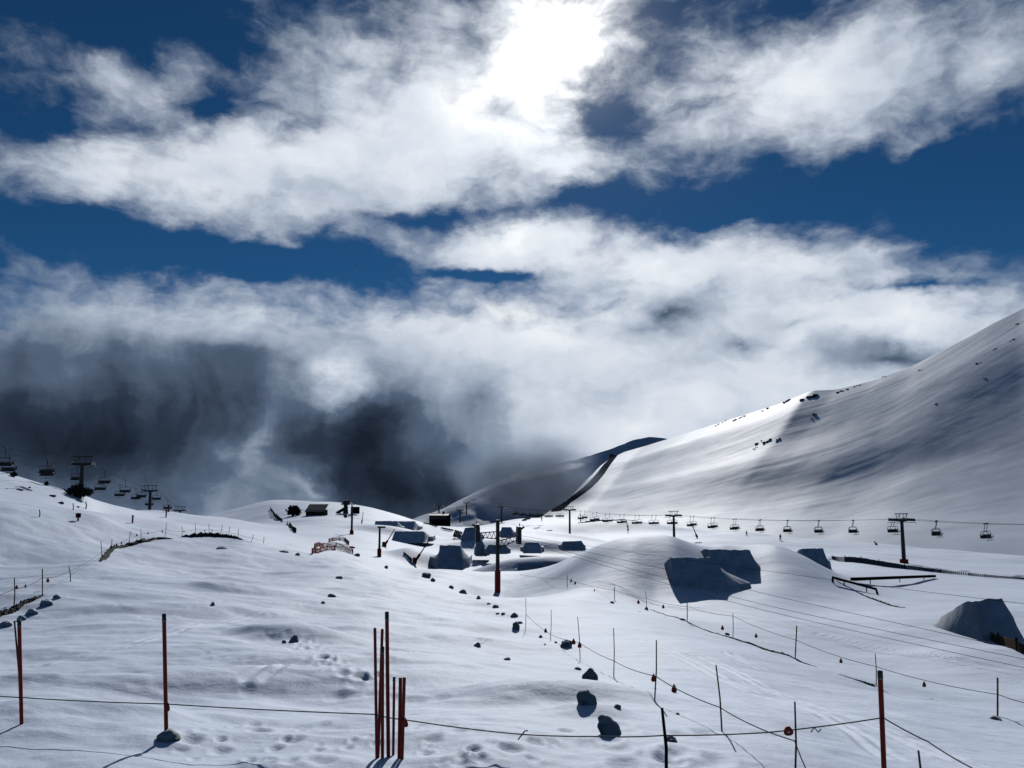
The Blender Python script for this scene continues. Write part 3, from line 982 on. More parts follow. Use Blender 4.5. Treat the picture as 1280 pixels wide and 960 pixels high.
def rock_ledge(name, label, pts, Y0, h_px, seed, group='bare rock ledges along the piste', cat='rock ledge'):
    """a low irregular ridge of bare rock: many facets along a line"""
    P3 = [hit(px, py, y) for (px, py), y in zip(pts, Y0)]
    line = world_line(P3, 60)
    rnd = random.Random(seed)
    mb = MB()
    n = 9
    base = P3[0]
    rows = []
    for i, p in enumerate(line):
        t = i / (len(line) - 1)
        px_h = np.interp(t, np.linspace(0, 1, len(h_px)), h_px)
        h = 0.72 * px_h * p.y / F
        d = (line[min(i + 1, 59)] - line[max(i - 1, 0)])
        d.z = 0; d.normalize()
        x = Vector((d.y, -d.x, 0))
        g = gz(p.x, p.y)
        row = []
        for k in range(n):
            a = math.pi * k / (n - 1)
            q = rnd.uniform(0.6, 1.25)
            row.append(Vector((p.x, p.y, g)) + x * (math.cos(a) * h * 0.55 * q) + Vector((0, 0, math.sin(a) * h * q * rnd.uniform(0.7, 1.15) - 0.12 * h)) - base)
        rows.append(row)
    V = [tuple(p) for r in rows for p in r]
    Fc = [[i * n + k, i * n + k + 1, (i + 1) * n + k + 1, (i + 1) * n + k] for i in range(59) for k in range(n - 1)]
    me = bpy.data.meshes.new(name)
    me.from_pydata(V, [], Fc)
    o = link_mesh(name, me, None, ['dark_rock'])
    o.location = base
    return tag(o, label, cat, group)


rock_ledge('rock_ledge', 'dark rock ledge running in at the left picture edge', [(-30, 780), (0, 770), (28, 756), (54, 744)], [34, 36, 40, 44], [11, 10, 8, 3], 1)
rock_ledge('rock_ledge', 'curving dark rock ledge with thin stakes on top, left field', [(125, 702), (135, 692), (150, 685), (176, 678), (195, 674), (216, 674)], [62, 66, 72, 78, 82, 84], [3, 8, 7, 6, 7, 1], 2)
rock_ledge('rock_ledge', 'straight dark rock ledge with stakes, right of the curving one', [(228, 671), (240, 671), (262, 671), (285, 672), (304, 675)], [84, 85, 87, 88, 88], [2, 8, 8, 5, 1], 3)
rock_ledge('rock_ledge', 'thin broken line of dark stones right of the big jump along the striped stakes', [(813, 762), (858, 777), (908, 796), (950, 810), (994, 824), (1022, 834)], [61, 57, 50, 46, 42, 40], [1, 1.2, 1.2, 2.0, 4.5, 0.8], 4)
rock_ledge('rock_ledge', 'short line of dark stones ending at the grey stake behind the red pole', [(1048, 843), (1070, 850), (1093, 858)], [40, 39, 38], [0.8, 1.5, 4], 5)
rock_ledge('rock_ledge', 'line of bare earth running down from the bent grind rail', [(1046, 727), (1066, 737), (1090, 749), (1110, 756), (1132, 760)], [96, 90, 83, 79, 76], [1.2, 2.0, 2.6, 3.0, 1.0], 6)
rock_ledge('rock_ledge', 'dark rocky brow above the distant chairs at the foot of the mountain', [(722, 636), (740, 633), (765, 635), (780, 638), (795, 643)], [330, 330, 330, 330, 330], [1.0, 2.2, 1.6, 1.8, 0.6], 7)
# frosted lumps under the left ledge
for i, (px, py, w, h) in enumerate([(8, 783, 16, 9), (26, 776, 14, 8), (40, 768, 16, 9), (58, 757, 16, 10), (72, 748, 12, 7)]):
    o = boulder(px, py, w, h, 37 + i * 2.4, ['snow crusted lump at the picture edge under the left ledge', 'second snow crusted lump under the left ledge', 'snow crusted lump mid way under the left ledge', 'snow crusted lump near the upper end of the left ledge', 'last snow crusted lump beyond the left ledge'][i], 120 + i, 'snow crusted lumps under the left ledge', mat='packed', name='snow_lump')
    o['category'] = 'snow lump'


# ------------------------------------------------------------------ poles, stakes, ropes
def span(px0, py0, px1, py1, Y):
    """foot on the snow seen at (px0, py0) and a top seen at (px1, py1), same distance"""
    b = hit(px0, py0, Y)
    t = P(px1, py1, b.y)
    return b, t


def red_pole(foot, top, Y, rad, label, group, cap=True, lean_y=0.0):
    b, t = span(*foot, *top, Y)
    t.y += lean_y
    d = t - b
    root = empty('slalom_pole', b, 0, label, 'pole', group)
    L = d.length
    u = d.normalized()
    k = 0.055 if cap else 0.0
    MB().tube([-u * 0.25, u * (L * (1 - k))], rad, 12).build('shaft', 'red', root, True)
    if cap:
        MB().tube([u * (L * (1 - k)), u * L * 0.995, u * L], [rad * 1.06, rad * 1.06, rad * 0.8], 12).build('cap', 'black', root, True)
        MB().tube([u * (L * (1 - k) - 0.012), u * (L * (1 - k))], rad * 1.12, 12).build('collar', 'galv', root, True)
    else:
        MB().tube([u * L, u * (L + 0.004), u * (L + 0.012)], [rad * 1.02, rad * 1.02, rad * 0.7], 12).build('cap', 'red', root, True)
    return b, t


PB = {}
PB['a'] = red_pole((208, 923), (205, 767), 13.3, 0.030, 'tall red pole with black cap standing alone in front of a grey boulder', 'red poles in the near snow')
PB['b'] = red_pole((27, 905), (24, 775), 13.8, 0.028, 'red pole at the left picture edge beside a thin bamboo stake', 'red poles in the near snow')
PB['c'] = red_pole((1107, 1010), (1100, 838), 12.0, 0.034, 'red pole with black cap on the right, rope tied to it', 'red poles in the near snow')
CL = [((471, 948), (466.5, 788), 0.022, False, 'leftmost plain red pole of the bundle', 0.15), ((472.5, 947), (472.5, 793), 0.022, False, 'second plain red pole, crossing behind the leftmost of the bundle', 0.4),
      ((478, 948), (477.5, 809), 0.024, True, 'shorter dark capped red pole in the middle of the bundle', 0.05), ((485.5, 946), (481, 767), 0.028, True, 'tallest red pole of the bundle with grey cap', 0.2),
      ((491.5, 944), (491.5, 848), 0.020, True, 'thin short red pole with black cap in the bundle', 0.1), ((499, 948), (500, 849), 0.026, False, 'thick short red pole at the right of the bundle', 0.05),
      ((502.5, 949), (504, 850), 0.024, False, 'rightmost short red pole of the bundle', 0.12)]
for i, (f, t, r_, c, lab, ly) in enumerate(CL):
    PB['k%d' % i] = red_pole(f, t, 12.75 + 0.03 * i, r_, lab, 'bundle of red poles stuck in the snow', c, ly)


def stake(foot, top, Y, rad, label, group, mat='cane', shade_bend=None, name='fence_stake'):
    b, t = span(*foot, *top, Y)
    d = t - b
    mid = d * 0.5 + Vector((rad * 1.5, 0, 0))
    o = MB().tube([-d.normalized() * 0.2, mid, d], [rad * 1.1, rad, rad * 0.85], 8).build(name, mat, None, True)
    o.location = b
    tag(o, label, 'stake', group)
    return b, t


def striped(foot, top, Y, rad, label, group):
    b, t = span(*foot, *top, Y)
    d = t - b
    root = empty('striped_stake', b, 0, label, 'stake', group)
    MB().tube([-d.normalized() * 0.2, d], rad, 8).build('shaft', 'black', root, True)
    for (s0, s1) in ((0.14, 0.36), (0.52, 0.66), (0.80, 0.95)):
        MB().tube([d * s0, d * s1], rad * 1.15, 8).build('band', 'yellow', root, True)
    return b, t


stake((26, 905), (18, 776), 13.7, 0.015, 'thin bamboo stake leaning beside the red pole at the left picture edge', 'stakes of the near rope')
sb = stake((832, 985), (827.5, 885), 11.2, 0.022, 'dark stick with a rusty middle, standing right of the largest boulder', 'stakes of the near rope', 'rail')
st = {}
S2 = [((657, 785), (657, 748), 41, 'first stake of the boulder rope line, nearest the tower'), ((688, 798), (689, 762), 36, 'second stake of the boulder rope line'),
      ((725, 823), (722, 771), 28.5, 'stake beside the wide dark boulder'), ((767, 846), (767, 785), 25, 'plain stake between the wide boulder and the red tags'),
      ((818, 875), (820.5, 800), 22, 'stake with a red tag at rope height, right of the boulders'), ((902, 914), (895, 831), 19, 'leaning stake with a red tag on the open slope'),
      ((993, 985), (993.5, 877), 15, 'stake behind the orange disc, cut by the bottom edge')]
S2P = [stake(f, t, Y, 0.014, lab, 'stakes of the boulder rope line') for f, t, Y, lab in S2]
S3 = [('g', (709, 726), (709, 719), 88, 'short far stake, first on the rope beyond the benches'), ('y', (709, 733), (709, 719), 84, 'yellow and black stake near the foot of the right bank'),
      ('y', (768, 749), (768, 733), 70, 'yellow and black stake below the notched bank'), ('g', (808, 762), (807, 739), 61, 'grey stake left of the largest jump'), ('y', (859, 777), (859, 747), 57, 'yellow and black stake right under the largest jump'),
      ('g', (916, 797), (916, 766), 50, 'thin grey stake right of the largest jump'), ('y', (994, 823), (996, 782), 43, 'yellow and black stake in the dark stubble'), ('g', (1095, 857), (1094, 817), 38, 'grey stake just above the right red pole'),
      ('y', (1247, 895), (1247, 847), 32, 'yellow and black stake nearest the right picture edge')]
S3P = []
for kind, f, t, Y, lab in S3[1:]:
    S3P.append((striped if kind == 'y' else stake)(f, t, Y, 0.028 if kind == 'y' else 0.02, lab, 'stakes of the right rope line'))
stake((1149, 985), (1148, 938), 17, 0.018, 'stub of a stake at the bottom edge right of the red pole', 'stakes of the near rope', 'steel')
LEFT = [('g', (17, 762), (18, 722), 40, 'grey stake at the left ledge'), ('y', (53, 743), (53, 711), 44, 'yellow and black stake at the end of the left ledge'), ('g', (88, 727), (86, 708), 52, 'thin stake between the left and the curving ledge'),
        ('g', (127, 701), (126, 676), 63, 'stake at the lower end of the curving ledge'), ('g', (138, 689), (140, 674), 68, 'small leaning stake on the curving ledge'), ('g', (160, 683), (163, 664), 74, 'tilted stake on the curving ledge'),
        ('g', (176, 677), (176, 661), 78, 'upright stake where the curving ledge bends'), ('g', (206, 672), (208, 653), 83, 'tall leaning stake at the upper end of the curving ledge'), ('g', (227, 672), (227.5, 658), 84, 'stake at the left end of the straight ledge'),
        ('g', (244, 668), (244, 654), 86, 'tall stake on the straight ledge'), ('g', (261, 668), (261, 655), 87, 'thin stake mid way on the straight ledge'), ('g', (275, 669), (278, 656), 88, 'slanting stake on the straight ledge'),
        ('g', (285, 671), (287, 658), 88, 'thin stake near the right end of the straight ledge'), ('g', (297, 673), (298, 661), 89, 'stake past the right end of the straight ledge'), ('g', (314, 677), (317, 668), 92, 'short slanting stake beyond the straight ledge'),
        ('g', (329, 679), (330, 671), 95, 'last short stake of the left fence line')]
LP = []
for kind, f, t, Y, lab in LEFT:
    LP.append((striped if kind == 'y' else stake)(f, t, Y, 0.026 if kind == 'y' else 0.026, lab, 'stakes of the left fence line'))


def sag_line(pts, sag, n=10):
    out = []
    for a, b in zip(pts[:-1], pts[1:]):
        for k in range(n):
            t = k / n
            out.append(a.lerp(b, t) - Vector((0, 0, sag * 4 * t * (1 - t))))
    out.append(pts[-1])
    return out


def rope(name, label, pts, rad, sag, mat='rope', cat='rope', group=None, n=10):
    base = pts[0].copy()
    L = [p - base for p in sag_line(pts, sag, n)]
    o = MB().tube(L, rad, 6).build(name, mat, None, True)
    o.location = base
    return tag(o, label, cat, group)


def tag_piece(parent, p, size, tilt=0.0, mat='tag', name='tag'):
    """a small plastic drop hanging on a rope"""
    mb = MB()
    s = size * 0.8
    rot = Matrix.Rotation(tilt, 3, 'Y')
    prof_ = [(-1.0, 0.40), (-0.8, 0.62), (-0.4, 0.66), (0.1, 0.5), (0.55, 0.26), (0.9, 0.12)]
    n = 10
    b = 0
    for z, r_ in prof_:
        for k in range(n):
            a = 2 * math.pi * k / n
            mb.v.append(rot @ Vector((r_ * s * math.cos(a), r_ * s * 0.42 * math.sin(a), (z - 0.9) * s)) + p - parent.location)
    for i in range(len(prof_) - 1):
        for k in range(n):
            mb.f.append([i * n + k, i * n + (k + 1) % n, (i + 1) * n + (k + 1) % n, (i + 1) * n + k])
    mb.f.append(list(range(n))[::-1]); mb.f.append([(len(prof_) - 1) * n + k for k in range(n)])
    return mb.build(name, mat, parent, True)


def at(px, py, Y):
    return P(px, py, Y)


def pole_at(b, t, px_row):
    """point of a pole seen at a photo row"""
    lo, hi = 0.0, 1.0
    for _ in range(30):
        m = (lo + hi) / 2
        q = b.lerp(t, m)
        v = (q.z * CP - q.y * SP) / (q.y * CP + q.z * SP)
        if 480 - v * F > px_row:
            lo = m
        else:
            hi = m
    return b.lerp(t, (lo + hi) / 2)


nr = [at(-60, 864, 14.2), pole_at(*PB['b'], 871) + Vector((0, -0.04, 0)), pole_at(*PB['a'], 879) + Vector((0, -0.04, 0)), pole_at(*PB['k0'], 892) + Vector((0, -0.04, 0)), pole_at(*PB['k6'], 898) + Vector((0, -0.05, 0))]
nr2 = [nr[-1], at(640, 917, 12.4), at(740, 920.5, 11.9), pole_at(*sb, 918.5) + Vector((0, -0.03, 0)), at(960, 915.5, 11.6), pole_at(*PB['c'], 896) + Vector((0, -0.04, 0)), at(1160, 927, 11.0), at(1215, 960, 10.0), at(1250, 982, 9.4)]
ro = rope('boundary_rope', 'dark near rope tied from pole to pole across the bottom of the picture', nr + nr2[1:], 0.0085, 0.012)
for (p, s, tl, m_) in ((pole_at(*PB['a'], 877) + Vector((0.055, -0.05, 0)), 0.085, 0.1, 'tag'), (at(506.5, 897, 12.3), 0.085, 0.0, 'tag')):
    tag_piece(ro, p, s, tl, m_)
# the orange disc with a hole
d_ = at(985.5, 914, 11.6)
mb = MB()
prof_d = []
for k in range(16):
    a = 2 * math.pi * k / 16
    rr_ = 0.062 * (1 + 0.10 * math.cos(3 * a + 1.2))
    prof_d.append((rr_ * math.cos(a), rr_ * math.sin(a)))
o_ = d_ - ro.location
for yy, sc_ in ((-0.016, 0.8), (-0.010, 1.0), (0.010, 1.0), (0.016, 0.8)):
    for (qx, qz) in prof_d:
        mb.v.append(o_ + Vector((qx * sc_, yy, qz * sc_)))
for r_i in range(3):
    for k in range(16):
        mb.f.append([r_i * 16 + k, r_i * 16 + (k + 1) % 16, (r_i + 1) * 16 + (k + 1) % 16, (r_i + 1) * 16 + k])
mb.f.append(list(range(16))[::-1]); mb.f.append(list(range(48, 64)))
dsc = mb.build('disc', 'tag', ro, True)
MB().ball(o_ + Vector((0, -0.017, -0.004)), (0.022, 0.006, 0.02), 10, 6).build('hub', 'galv', dsc, True)
# little frayed ends tied to the rope
for (px, py, Y, sg) in ((652, 919, 12.3, 1), (1018, 909.5, 11.8, -1)):
    c = at(px, py, Y) - ro.location
    MB().tube([c + Vector((-0.05, 0, -0.06)), c, c + Vector((0.05, 0.0, 0.06 * sg)), c + Vector((0.09, 0, -0.02 + 0.08 * (sg > 0)))], 0.009, 6).build('knot', 'rope', ro, True)

rows2 = [768, 793, 803, 826, 845, 884, 926]
q2 = [pole_at(b, t, r_) for (b, t), r_ in zip(S2P, rows2)]
r2 = rope('boundary_rope', 'thin rope running along the boulder line down to the orange disc', [hit(640, 764, 46)] * 0 + q2 + [at(1020, 985, 13.5)], 0.009, 0.05)
for (px, py, Y, s) in ((682, 785, 37, 0.13), (717, 798, 29, 0.13), (724.5, 802, 28.3, 0.13), (817, 842, 21.9, 0.13), (842.5, 855, 21.2, 0.13), (901, 878.5, 19, 0.12), (1006, 951, 14.2, 0.10)):
    tag_piece(r2, at(px, py, Y), s)
rows3 = [724, 738, 748, 758, 770, 800, 833, 868]
q3 = [pole_at(b, t, r_) for (b, t), r_ in zip(S3P, rows3)]
r3 = rope('boundary_rope', 'thin rope on the yellow and black stakes below the jumps', [at(650, 718, 96)] + q3 + [at(1330, 885, 29)], 0.012, 0.10)
for (px, py, Y, s) in ((666, 719, 94, 0.2), (685, 720, 90, 0.2), (693, 721, 88, 0.2), (714, 725, 82, 0.2), (719, 728, 80, 0.2), (743, 738, 74, 0.2), (798, 751, 63, 0.2), (829, 757, 59, 0.18), (903, 783, 51, 0.18), (945, 793, 47, 0.16), (1051, 824, 40, 0.15), (1155, 853, 35, 0.15)):
    tag_piece(r3, at(px, py - 1.5, Y), s)
rows4 = [736, 722, 714, 690, 681, 672, 667, 661, 664, 661, 661, 662, 664, 667, 672, 675]
q4 = [pole_at(b, t, r_) for (b, t), r_ in zip(LP, rows4)]
r4 = rope('boundary_rope', 'thin rope with small tags along the left rock ledges', [at(-30, 748, 37)] + q4, 0.012, 0.12)
for i, (px, py, Y, s, m_) in enumerate([(21, 731, 40, 0.13, 'tag'), (32, 730, 42, 0.12, 'yellow'), (60, 722, 45, 0.16, 'tag'), (105, 715, 55, 0.13, 'tag'), (110, 713, 57, 0.13, 'black'), (146, 679, 71, 0.14, 'black'), (152, 677, 72, 0.14, 'black'), (171, 667, 77, 0.14, 'black'), (185, 665, 79, 0.14, 'black'), (203, 663, 82, 0.14, 'black'), (230, 663, 84, 0.12, 'black'), (256, 662, 86, 0.12, 'black'), (265, 662, 87, 0.12, 'black')]):
    tag_piece(r4, at(px, py, Y), s, 0, m_)


# ------------------------------------------------------------------ chairlifts
def make_tower(height, arm, label, group, name='lift_tower', foot=None, seed=0):
    """steel chairlift tower: column, cross arm, lifting frame, sheave trains; local y is the line"""
    root = empty(name, (0, 0, 0), 0, label, 'lift tower', group)
    MB().tube([(0, 0, -1.2), (0, 0, height * 0.5), (0, 0, height)], [0.42, 0.36, 0.30], 14).build('column', 'steel', root, True)
    a = arm / 2
    mb = MB()
    mb.box((0, 0, height + 0.18), (arm * 0.86, 0.34, 0.36))
    mb.box((-a * 0.55, 0, height + 0.02), (a * 0.8, 0.26, 0.16), Matrix.Rotation(0.12, 3, 'Y'))
    mb.box((a * 0.55, 0, height + 0.02), (a * 0.8, 0.26, 0.16), Matrix.Rotation(-0.12, 3, 'Y'))
    mb.build('cross_arm', 'steel', root)
    fr = MB()
    zt = height + 1.45
    fr.box((0, 0, zt), (arm * 0.86, 0.18, 0.16))
    for x in (-a * 0.72, -a * 0.25, a * 0.25, a * 0.72):
        fr.tube([(x * 0.82, 0, height + 0.36), (x, 0, zt)], 0.055, 6)
    for x in (-a * 0.72, a * 0.25):
        fr.tube([(x * 0.82, 0, height + 0.4), (x + a * 0.47, 0, zt)], 0.04, 6)
    fr.build('lifting_frame', 'steel', root)
    for s in (-1, 1):
        x = s * a * 0.86
        tr = MB().box((x, 0, height + 0.12), (0.16, 3.4, 0.24)).box((x + s * 0.28, 0, height - 0.28), (0.5, 3.0, 0.08))
        t = tr.build('sheave_train', 'steel', root)
        for k in range(6):
            y = -1.4 + 0.56 * k
            MB().tube([(x - 0.07, y, height + 0.34), (x + 0.07, y, height + 0.34)], 0.23, 12).build('sheave', 'black', t, True)
    MB().tube([(0.40, 0.0, 0.3), (0.36, 0, height - 0.3)], 0.035, 6).build('ladder', 'galv', root)
    if foot:
        MB().box((0, 0, 0.35), (1.1, 1.1, 0.9)).build('padding', 'red_pad', root)
    return root


def make_chair(label, group):
    """four seat chair hanging from a grip; local x across, origin at the cable"""
    root = empty('lift_chair', (0, 0, 0), 0, label, 'chair', group)
    h = MB()
    h.tube([(0, 0, 0.0), (0, 0.02, -0.5), (0, 0.25, -1.1), (0, 0.25, -1.45)], 0.05, 6)
    h.build('hanger', 'steel', root)
    MB().box((0, 0, 0.0), (0.16, 0.5, 0.2)).build('grip', 'steel', root)
    f = MB()
    w = 1.02
    f.tube([(-w, 0.25, -2.55), (-w, 0.25, -1.75), (-w * 0.8, 0.25, -1.45), (w * 0.8, 0.25, -1.45), (w, 0.25, -1.75), (w, 0.25, -2.55)], 0.05, 6)
    f.tube([(-w, 0.25, -2.0), (w, 0.25, -2.0)], 0.03, 6)
    for s in (-1, 1):
        f.tube([(s * w, 0.25, -2.5), (s * w, -0.35, -2.5)], 0.04, 6)
    f.build('frame', 'steel', root)
    MB().box((0, -0.05, -2.55), (2.1, 0.55, 0.12)).build('seat', 'black', root)
    MB().box((0, 0.27, -2.28), (2.0, 0.09, 0.42), Matrix.Rotation(-0.15, 3, 'X')).build('backrest', 'black', root)
    b = MB()
    b.tube([(-w * 0.9, 0.2, -1.9), (-w * 0.9, -0.5, -2.35), (w * 0.9, -0.5, -2.35), (w * 0.9, 0.2, -1.9)], 0.03, 6)
    b.build('safety_bar', 'steel', root)
    MB().box((0, -0.62, -2.98), (1.7, 0.06, 0.05)).tube([(0, -0.5, -2.35), (0, -0.62, -2.98)], 0.03, 6).build('footrest', 'steel', root)
    return root


ORD = ['first', 'second', 'third', 'fourth', 'fifth', 'sixth', 'seventh', 'eighth', 'ninth', 'tenth', 'eleventh', 'twelfth', 'thirteenth', 'fourteenth', 'fifteenth', 'sixteenth', 'seventeenth', 'eighteenth', 'nineteenth', 'twentieth']


def proj(p):
    x, y, z = p
    zc = y * CP + z * SP
    return 640 + F * x / zc, 480 - F * (z * CP - y * SP) / zc


def cable_pts(tops, side, arm, sag, n=24):
    """points of one strand of the haul cable over the tower tops"""
    pts = []
    for i, t in enumerate(tops):
        d = tops[min(i + 1, len(tops) - 1)] - tops[max(i - 1, 0)]
        d.z = 0; d.normalize()
        x = Vector((d.y, -d.x, 0))
        pts.append(t + x * side * arm / 2 * 0.86)
    return sag_line(pts, sag, n)


def chair_on(proto, line, targets, rz, group, labels, first):
    """hang chairs where the strand passes the given photo columns"""
    cols = [proj(p)[0] for p in line]
    for tx, lab in zip(targets, labels):
        for k in range(len(line) - 1):
            if (cols[k] - tx) * (cols[k + 1] - tx) <= 0 and cols[k] != cols[k + 1]:
                t = (tx - cols[k]) / (cols[k + 1] - cols[k])
                p = line[k].lerp(line[k + 1], t)
                c = proto if first[0] else copy_tree(proto)
                first[0] = False
                c.location = p
                c.rotation_euler = (0, 0, rz)
                c['label'] = lab
                c['group'] = group
                break


# --- the long lift along the foot of the mountain
ARM = 4.0
RT = [(1500, 646, 132), (1127, 644, 167), (842, 639, 244), (712, 632, 308), (627, 628, 374)]
tops = [P(px, py + 4.5, Y) for px, py, Y in RT]
dl = (tops[-1] - tops[1]); dl.z = 0
rzr = math.atan2(dl.y, dl.x) - math.pi / 2
labs = {1127: 'nearest lift tower of the long lift, standing by the snow fence on the right', 842: 'lift tower in the middle of the right lift line behind the large jumps', 712: 'slim lift tower at the bend of the piste below the road', 627: 'furthest lift tower of the right line, behind the red-based tower'}
for (px, py, Y), tp in zip(RT[1:], tops[1:]):
    base_row = {1127: 706, 842: 680, 712: 671, 627: 655}[px]
    g = hit(px, base_row, Y, 0.9, 1.12)
    h = max(7.0, tp.z - gz(tp.x, tp.y) - 0.45)
    t = make_tower(h, ARM, labs[px], 'towers of the right chairlift', foot=(px == 1127))
    t.location = (tp.x, tp.y, tp.z - h - 0.45)
    t.rotation_euler = (0, 0, rzr)
far_end = P(560, 636, 520)
tl = tops + [far_end]
lineA = cable_pts(tl, 1, ARM, 0.9)
lineB = cable_pts(tl, -1, ARM, 0.9)
for nm, ln, lab in (('a', lineA, 'haul cable of the right chairlift, strand nearer the mountain'), ('b', lineB, 'haul cable of the right chairlift, strand nearer the snow park')):
    b0 = ln[0].copy()
    o = MB().tube([p - b0 for p in ln], 0.03, 6).build('haul_cable', 'cable', None, True)
    o.location = b0
    tag(o, lab, 'cable', 'haul cables of the right chairlift')
proto = make_chair('x', 'g')
first = [True]
colsB = [1231, 1170, 1115, 1066, 1023, 984, 949, 917, 889, 863, 838, 815, 794, 775, 757, 741, 726, 698, 684, 672, 661, 652, 643]
colsA = [c + d for c, d in zip(colsB, [3, 1, 3, 1, 1, 1, 2, 3, 4, 4, 5, 5, 5, 5, 5, 5, 5, 4, 4, 4, 4, 3, 3])]


def chair_labels(cols, strand):
    out = []
    n1 = n2 = n3 = 0
    for c in cols:
        if c > 1127:
            n1 += 1
            out.append(f'empty lift chair, {ORD[2 - n1]} right of the tower by the snow fence, {strand} strand')
        elif c > 842:
            out.append(f'empty lift chair, {ORD[n2]} left of the tower by the snow fence, {strand} strand')
            n2 += 1
        elif c > 712:
            out.append(f'small empty lift chair, {ORD[n3]} left of the middle right tower, {strand} strand')
            n3 += 1
        else:
            out.append(None)
    k = 0
    for i, q in enumerate(out):
        if q is None:
            out[i] = f'tiny distant lift chair, {ORD[k]} left of the slim tower, {strand} strand'
            k += 1
    return out


chair_on(proto, lineB, colsB, rzr, 'empty chairs of the right lift', chair_labels(colsB, 'nearer'), first)
chair_on(proto, lineA, colsA, rzr, 'empty chairs of the right lift', chair_labels(colsA, 'farther'), first)

# --- the lift over the left hill
LT_ = [(-110, 530, 102), (103, 578, 146), (188, 612, 212), (225, 637, 280)]
ltops = [P(px, py, Y) for px, py, Y in LT_]
dl = (ltops[-1] - ltops[1]); dl.z = 0
rzl = math.atan2(dl.y, dl.x) - math.pi / 2
ll = {103: 'largest lift tower on the left, rising behind the lit hill beside a dark bush', 188: 'second lift tower of the left line, right of the bush', 225: 'smallest lift tower of the left line, just above the hill edge'}
for (px, py, Y), tp in zip(LT_[1:], ltops[1:]):
    h = max(8.0, tp.z - gz(tp.x, tp.y) - 0.45)
    t = make_tower(h, ARM, ll[px], 'towers of the left chairlift')
    t.location = (tp.x, tp.y, tp.z - h - 0.45)
    t.rotation_euler = (0, 0, rzl)
lend = P(250, 662, 350)
lA = cable_pts(ltops + [lend], 1, ARM, 0.8)
lB = cable_pts(ltops + [lend], -1, ARM, 0.8)
for ln, lab in ((lA, 'haul cable of the left chairlift, right hand strand'), (lB, 'haul cable of the left chairlift, left hand strand')):
    b0 = ln[0].copy()
    o = MB().tube([p - b0 for p in ln], 0.03, 6).build('haul_cable', 'cable', None, True)
    o.location = b0
    tag(o, lab, 'cable', 'haul cables of the left chairlift')
cA = [7, 59, 131, 157, 177, 196, 210]
cB = [12, 60, 97, 126, 150, 170, 187, 204]
lbA = ['empty chair cut by the left picture edge, higher strand', 'empty chair hanging free over the lit hill left of the large tower', 'first empty chair right of the large left tower, higher strand', 'second empty chair right of the large left tower, higher strand', 'chair just left of the second left tower, higher strand', 'chair just right of the second left tower', 'last small chair before the smallest left tower']
lbB = ['lower chair at the left picture edge, farther strand', 'lower faint chair beneath the free hanging chair', 'empty chair directly behind the large left tower', 'first lower chair right of the large left tower', 'second lower chair right of the large left tower', 'third lower chair right of the large left tower', 'lower chair under the second left tower', 'lower small chair above the red piste marker']
chair_on(proto, lA, cA, rzl, 'empty chairs of the left lift', lbA, first)
chair_on(proto, lB, cB, rzl, 'empty chairs of the left lift', lbB, first)


# ------------------------------------------------------------------ drag lift tower with red padding
def drag_tower():
    b = hit(622, 740, 86)
    s = b.y / F
    root = empty('drag_lift_tower', b, R(6), 'drag lift tower with thick red padded foot and lattice arms, mid picture', 'lift tower')
    hz = (740 - 655) * s
    MB().tube([(0, 0, -0.6), (0, 0, hz)], [0.21, 0.19], 12).build('column', 'steel', root, True)
    MB().tube([(0, 0, -0.3), (0, 0, 27 * s)], 0.30, 14).build('padding', 'red', root, True)
    MB().tube([(0, 0, hz - 0.05), (0, 0, hz + 0.18)], 0.23, 12).build('top_cap', 'steel', root, True)

    def arm(sx, z0, x1, z1):
        mb = MB()
        mb.tube([(0, 0, z0), (x1, 0, z1 + 0.25)], 0.06, 6)
        mb.tube([(0, 0, z0 - 0.75), (x1, 0, z1 - 0.15)], 0.06, 6)
        n = 5
        for k in range(n):
            a, b2 = k / n, (k + 0.5) / n
            c = (k + 1) / n
            A0 = Vector((x1 * a, 0, z0 + (z1 + 0.25 - z0) * a)); B0 = Vector((x1 * b2, 0, z0 - 0.75 + (z1 - 0.15 - z0 + 0.75) * b2)); C0 = Vector((x1 * c, 0, z0 + (z1 + 0.25 - z0) * c))
            mb.tube([A0, B0], 0.035, 5).tube([B0, C0], 0.035, 5)
        mb.build('lattice_arm', 'steel', root)
        sh = MB()
        sh.box((x1, 0, z1 + 0.15), (0.42, 1.6, 1.5))
        sh.tube([(x1, 0, z1 + 0.8), (x1 + 0.1 * sx, 0, z1 + 1.5)], 0.05, 6)
        s_ = sh.build('sheave_train', 'steel', root)
        for k in range(4):
            y = -0.75 + 0.5 * k
            MB().tube([(x1 - 0.16, y, z1 + 0.95), (x1 + 0.16, y, z1 + 0.95)], 0.24, 12).build('sheave', 'black', s_, True)
        MB().tube([(x1 + 0.22 * sx, -0.3, z1 + 0.9), (x1 + 0.55 * sx, -0.3, z1 + 1.15)], 0.1, 8).build('cable_catcher', 'black', s_)
    arm(-1, hz - 1.0, -25 * s, (740 - 672) * s)
    arm(1, hz - 2.0, 26 * s, (740 - 675) * s)
    return root


drag_tower()
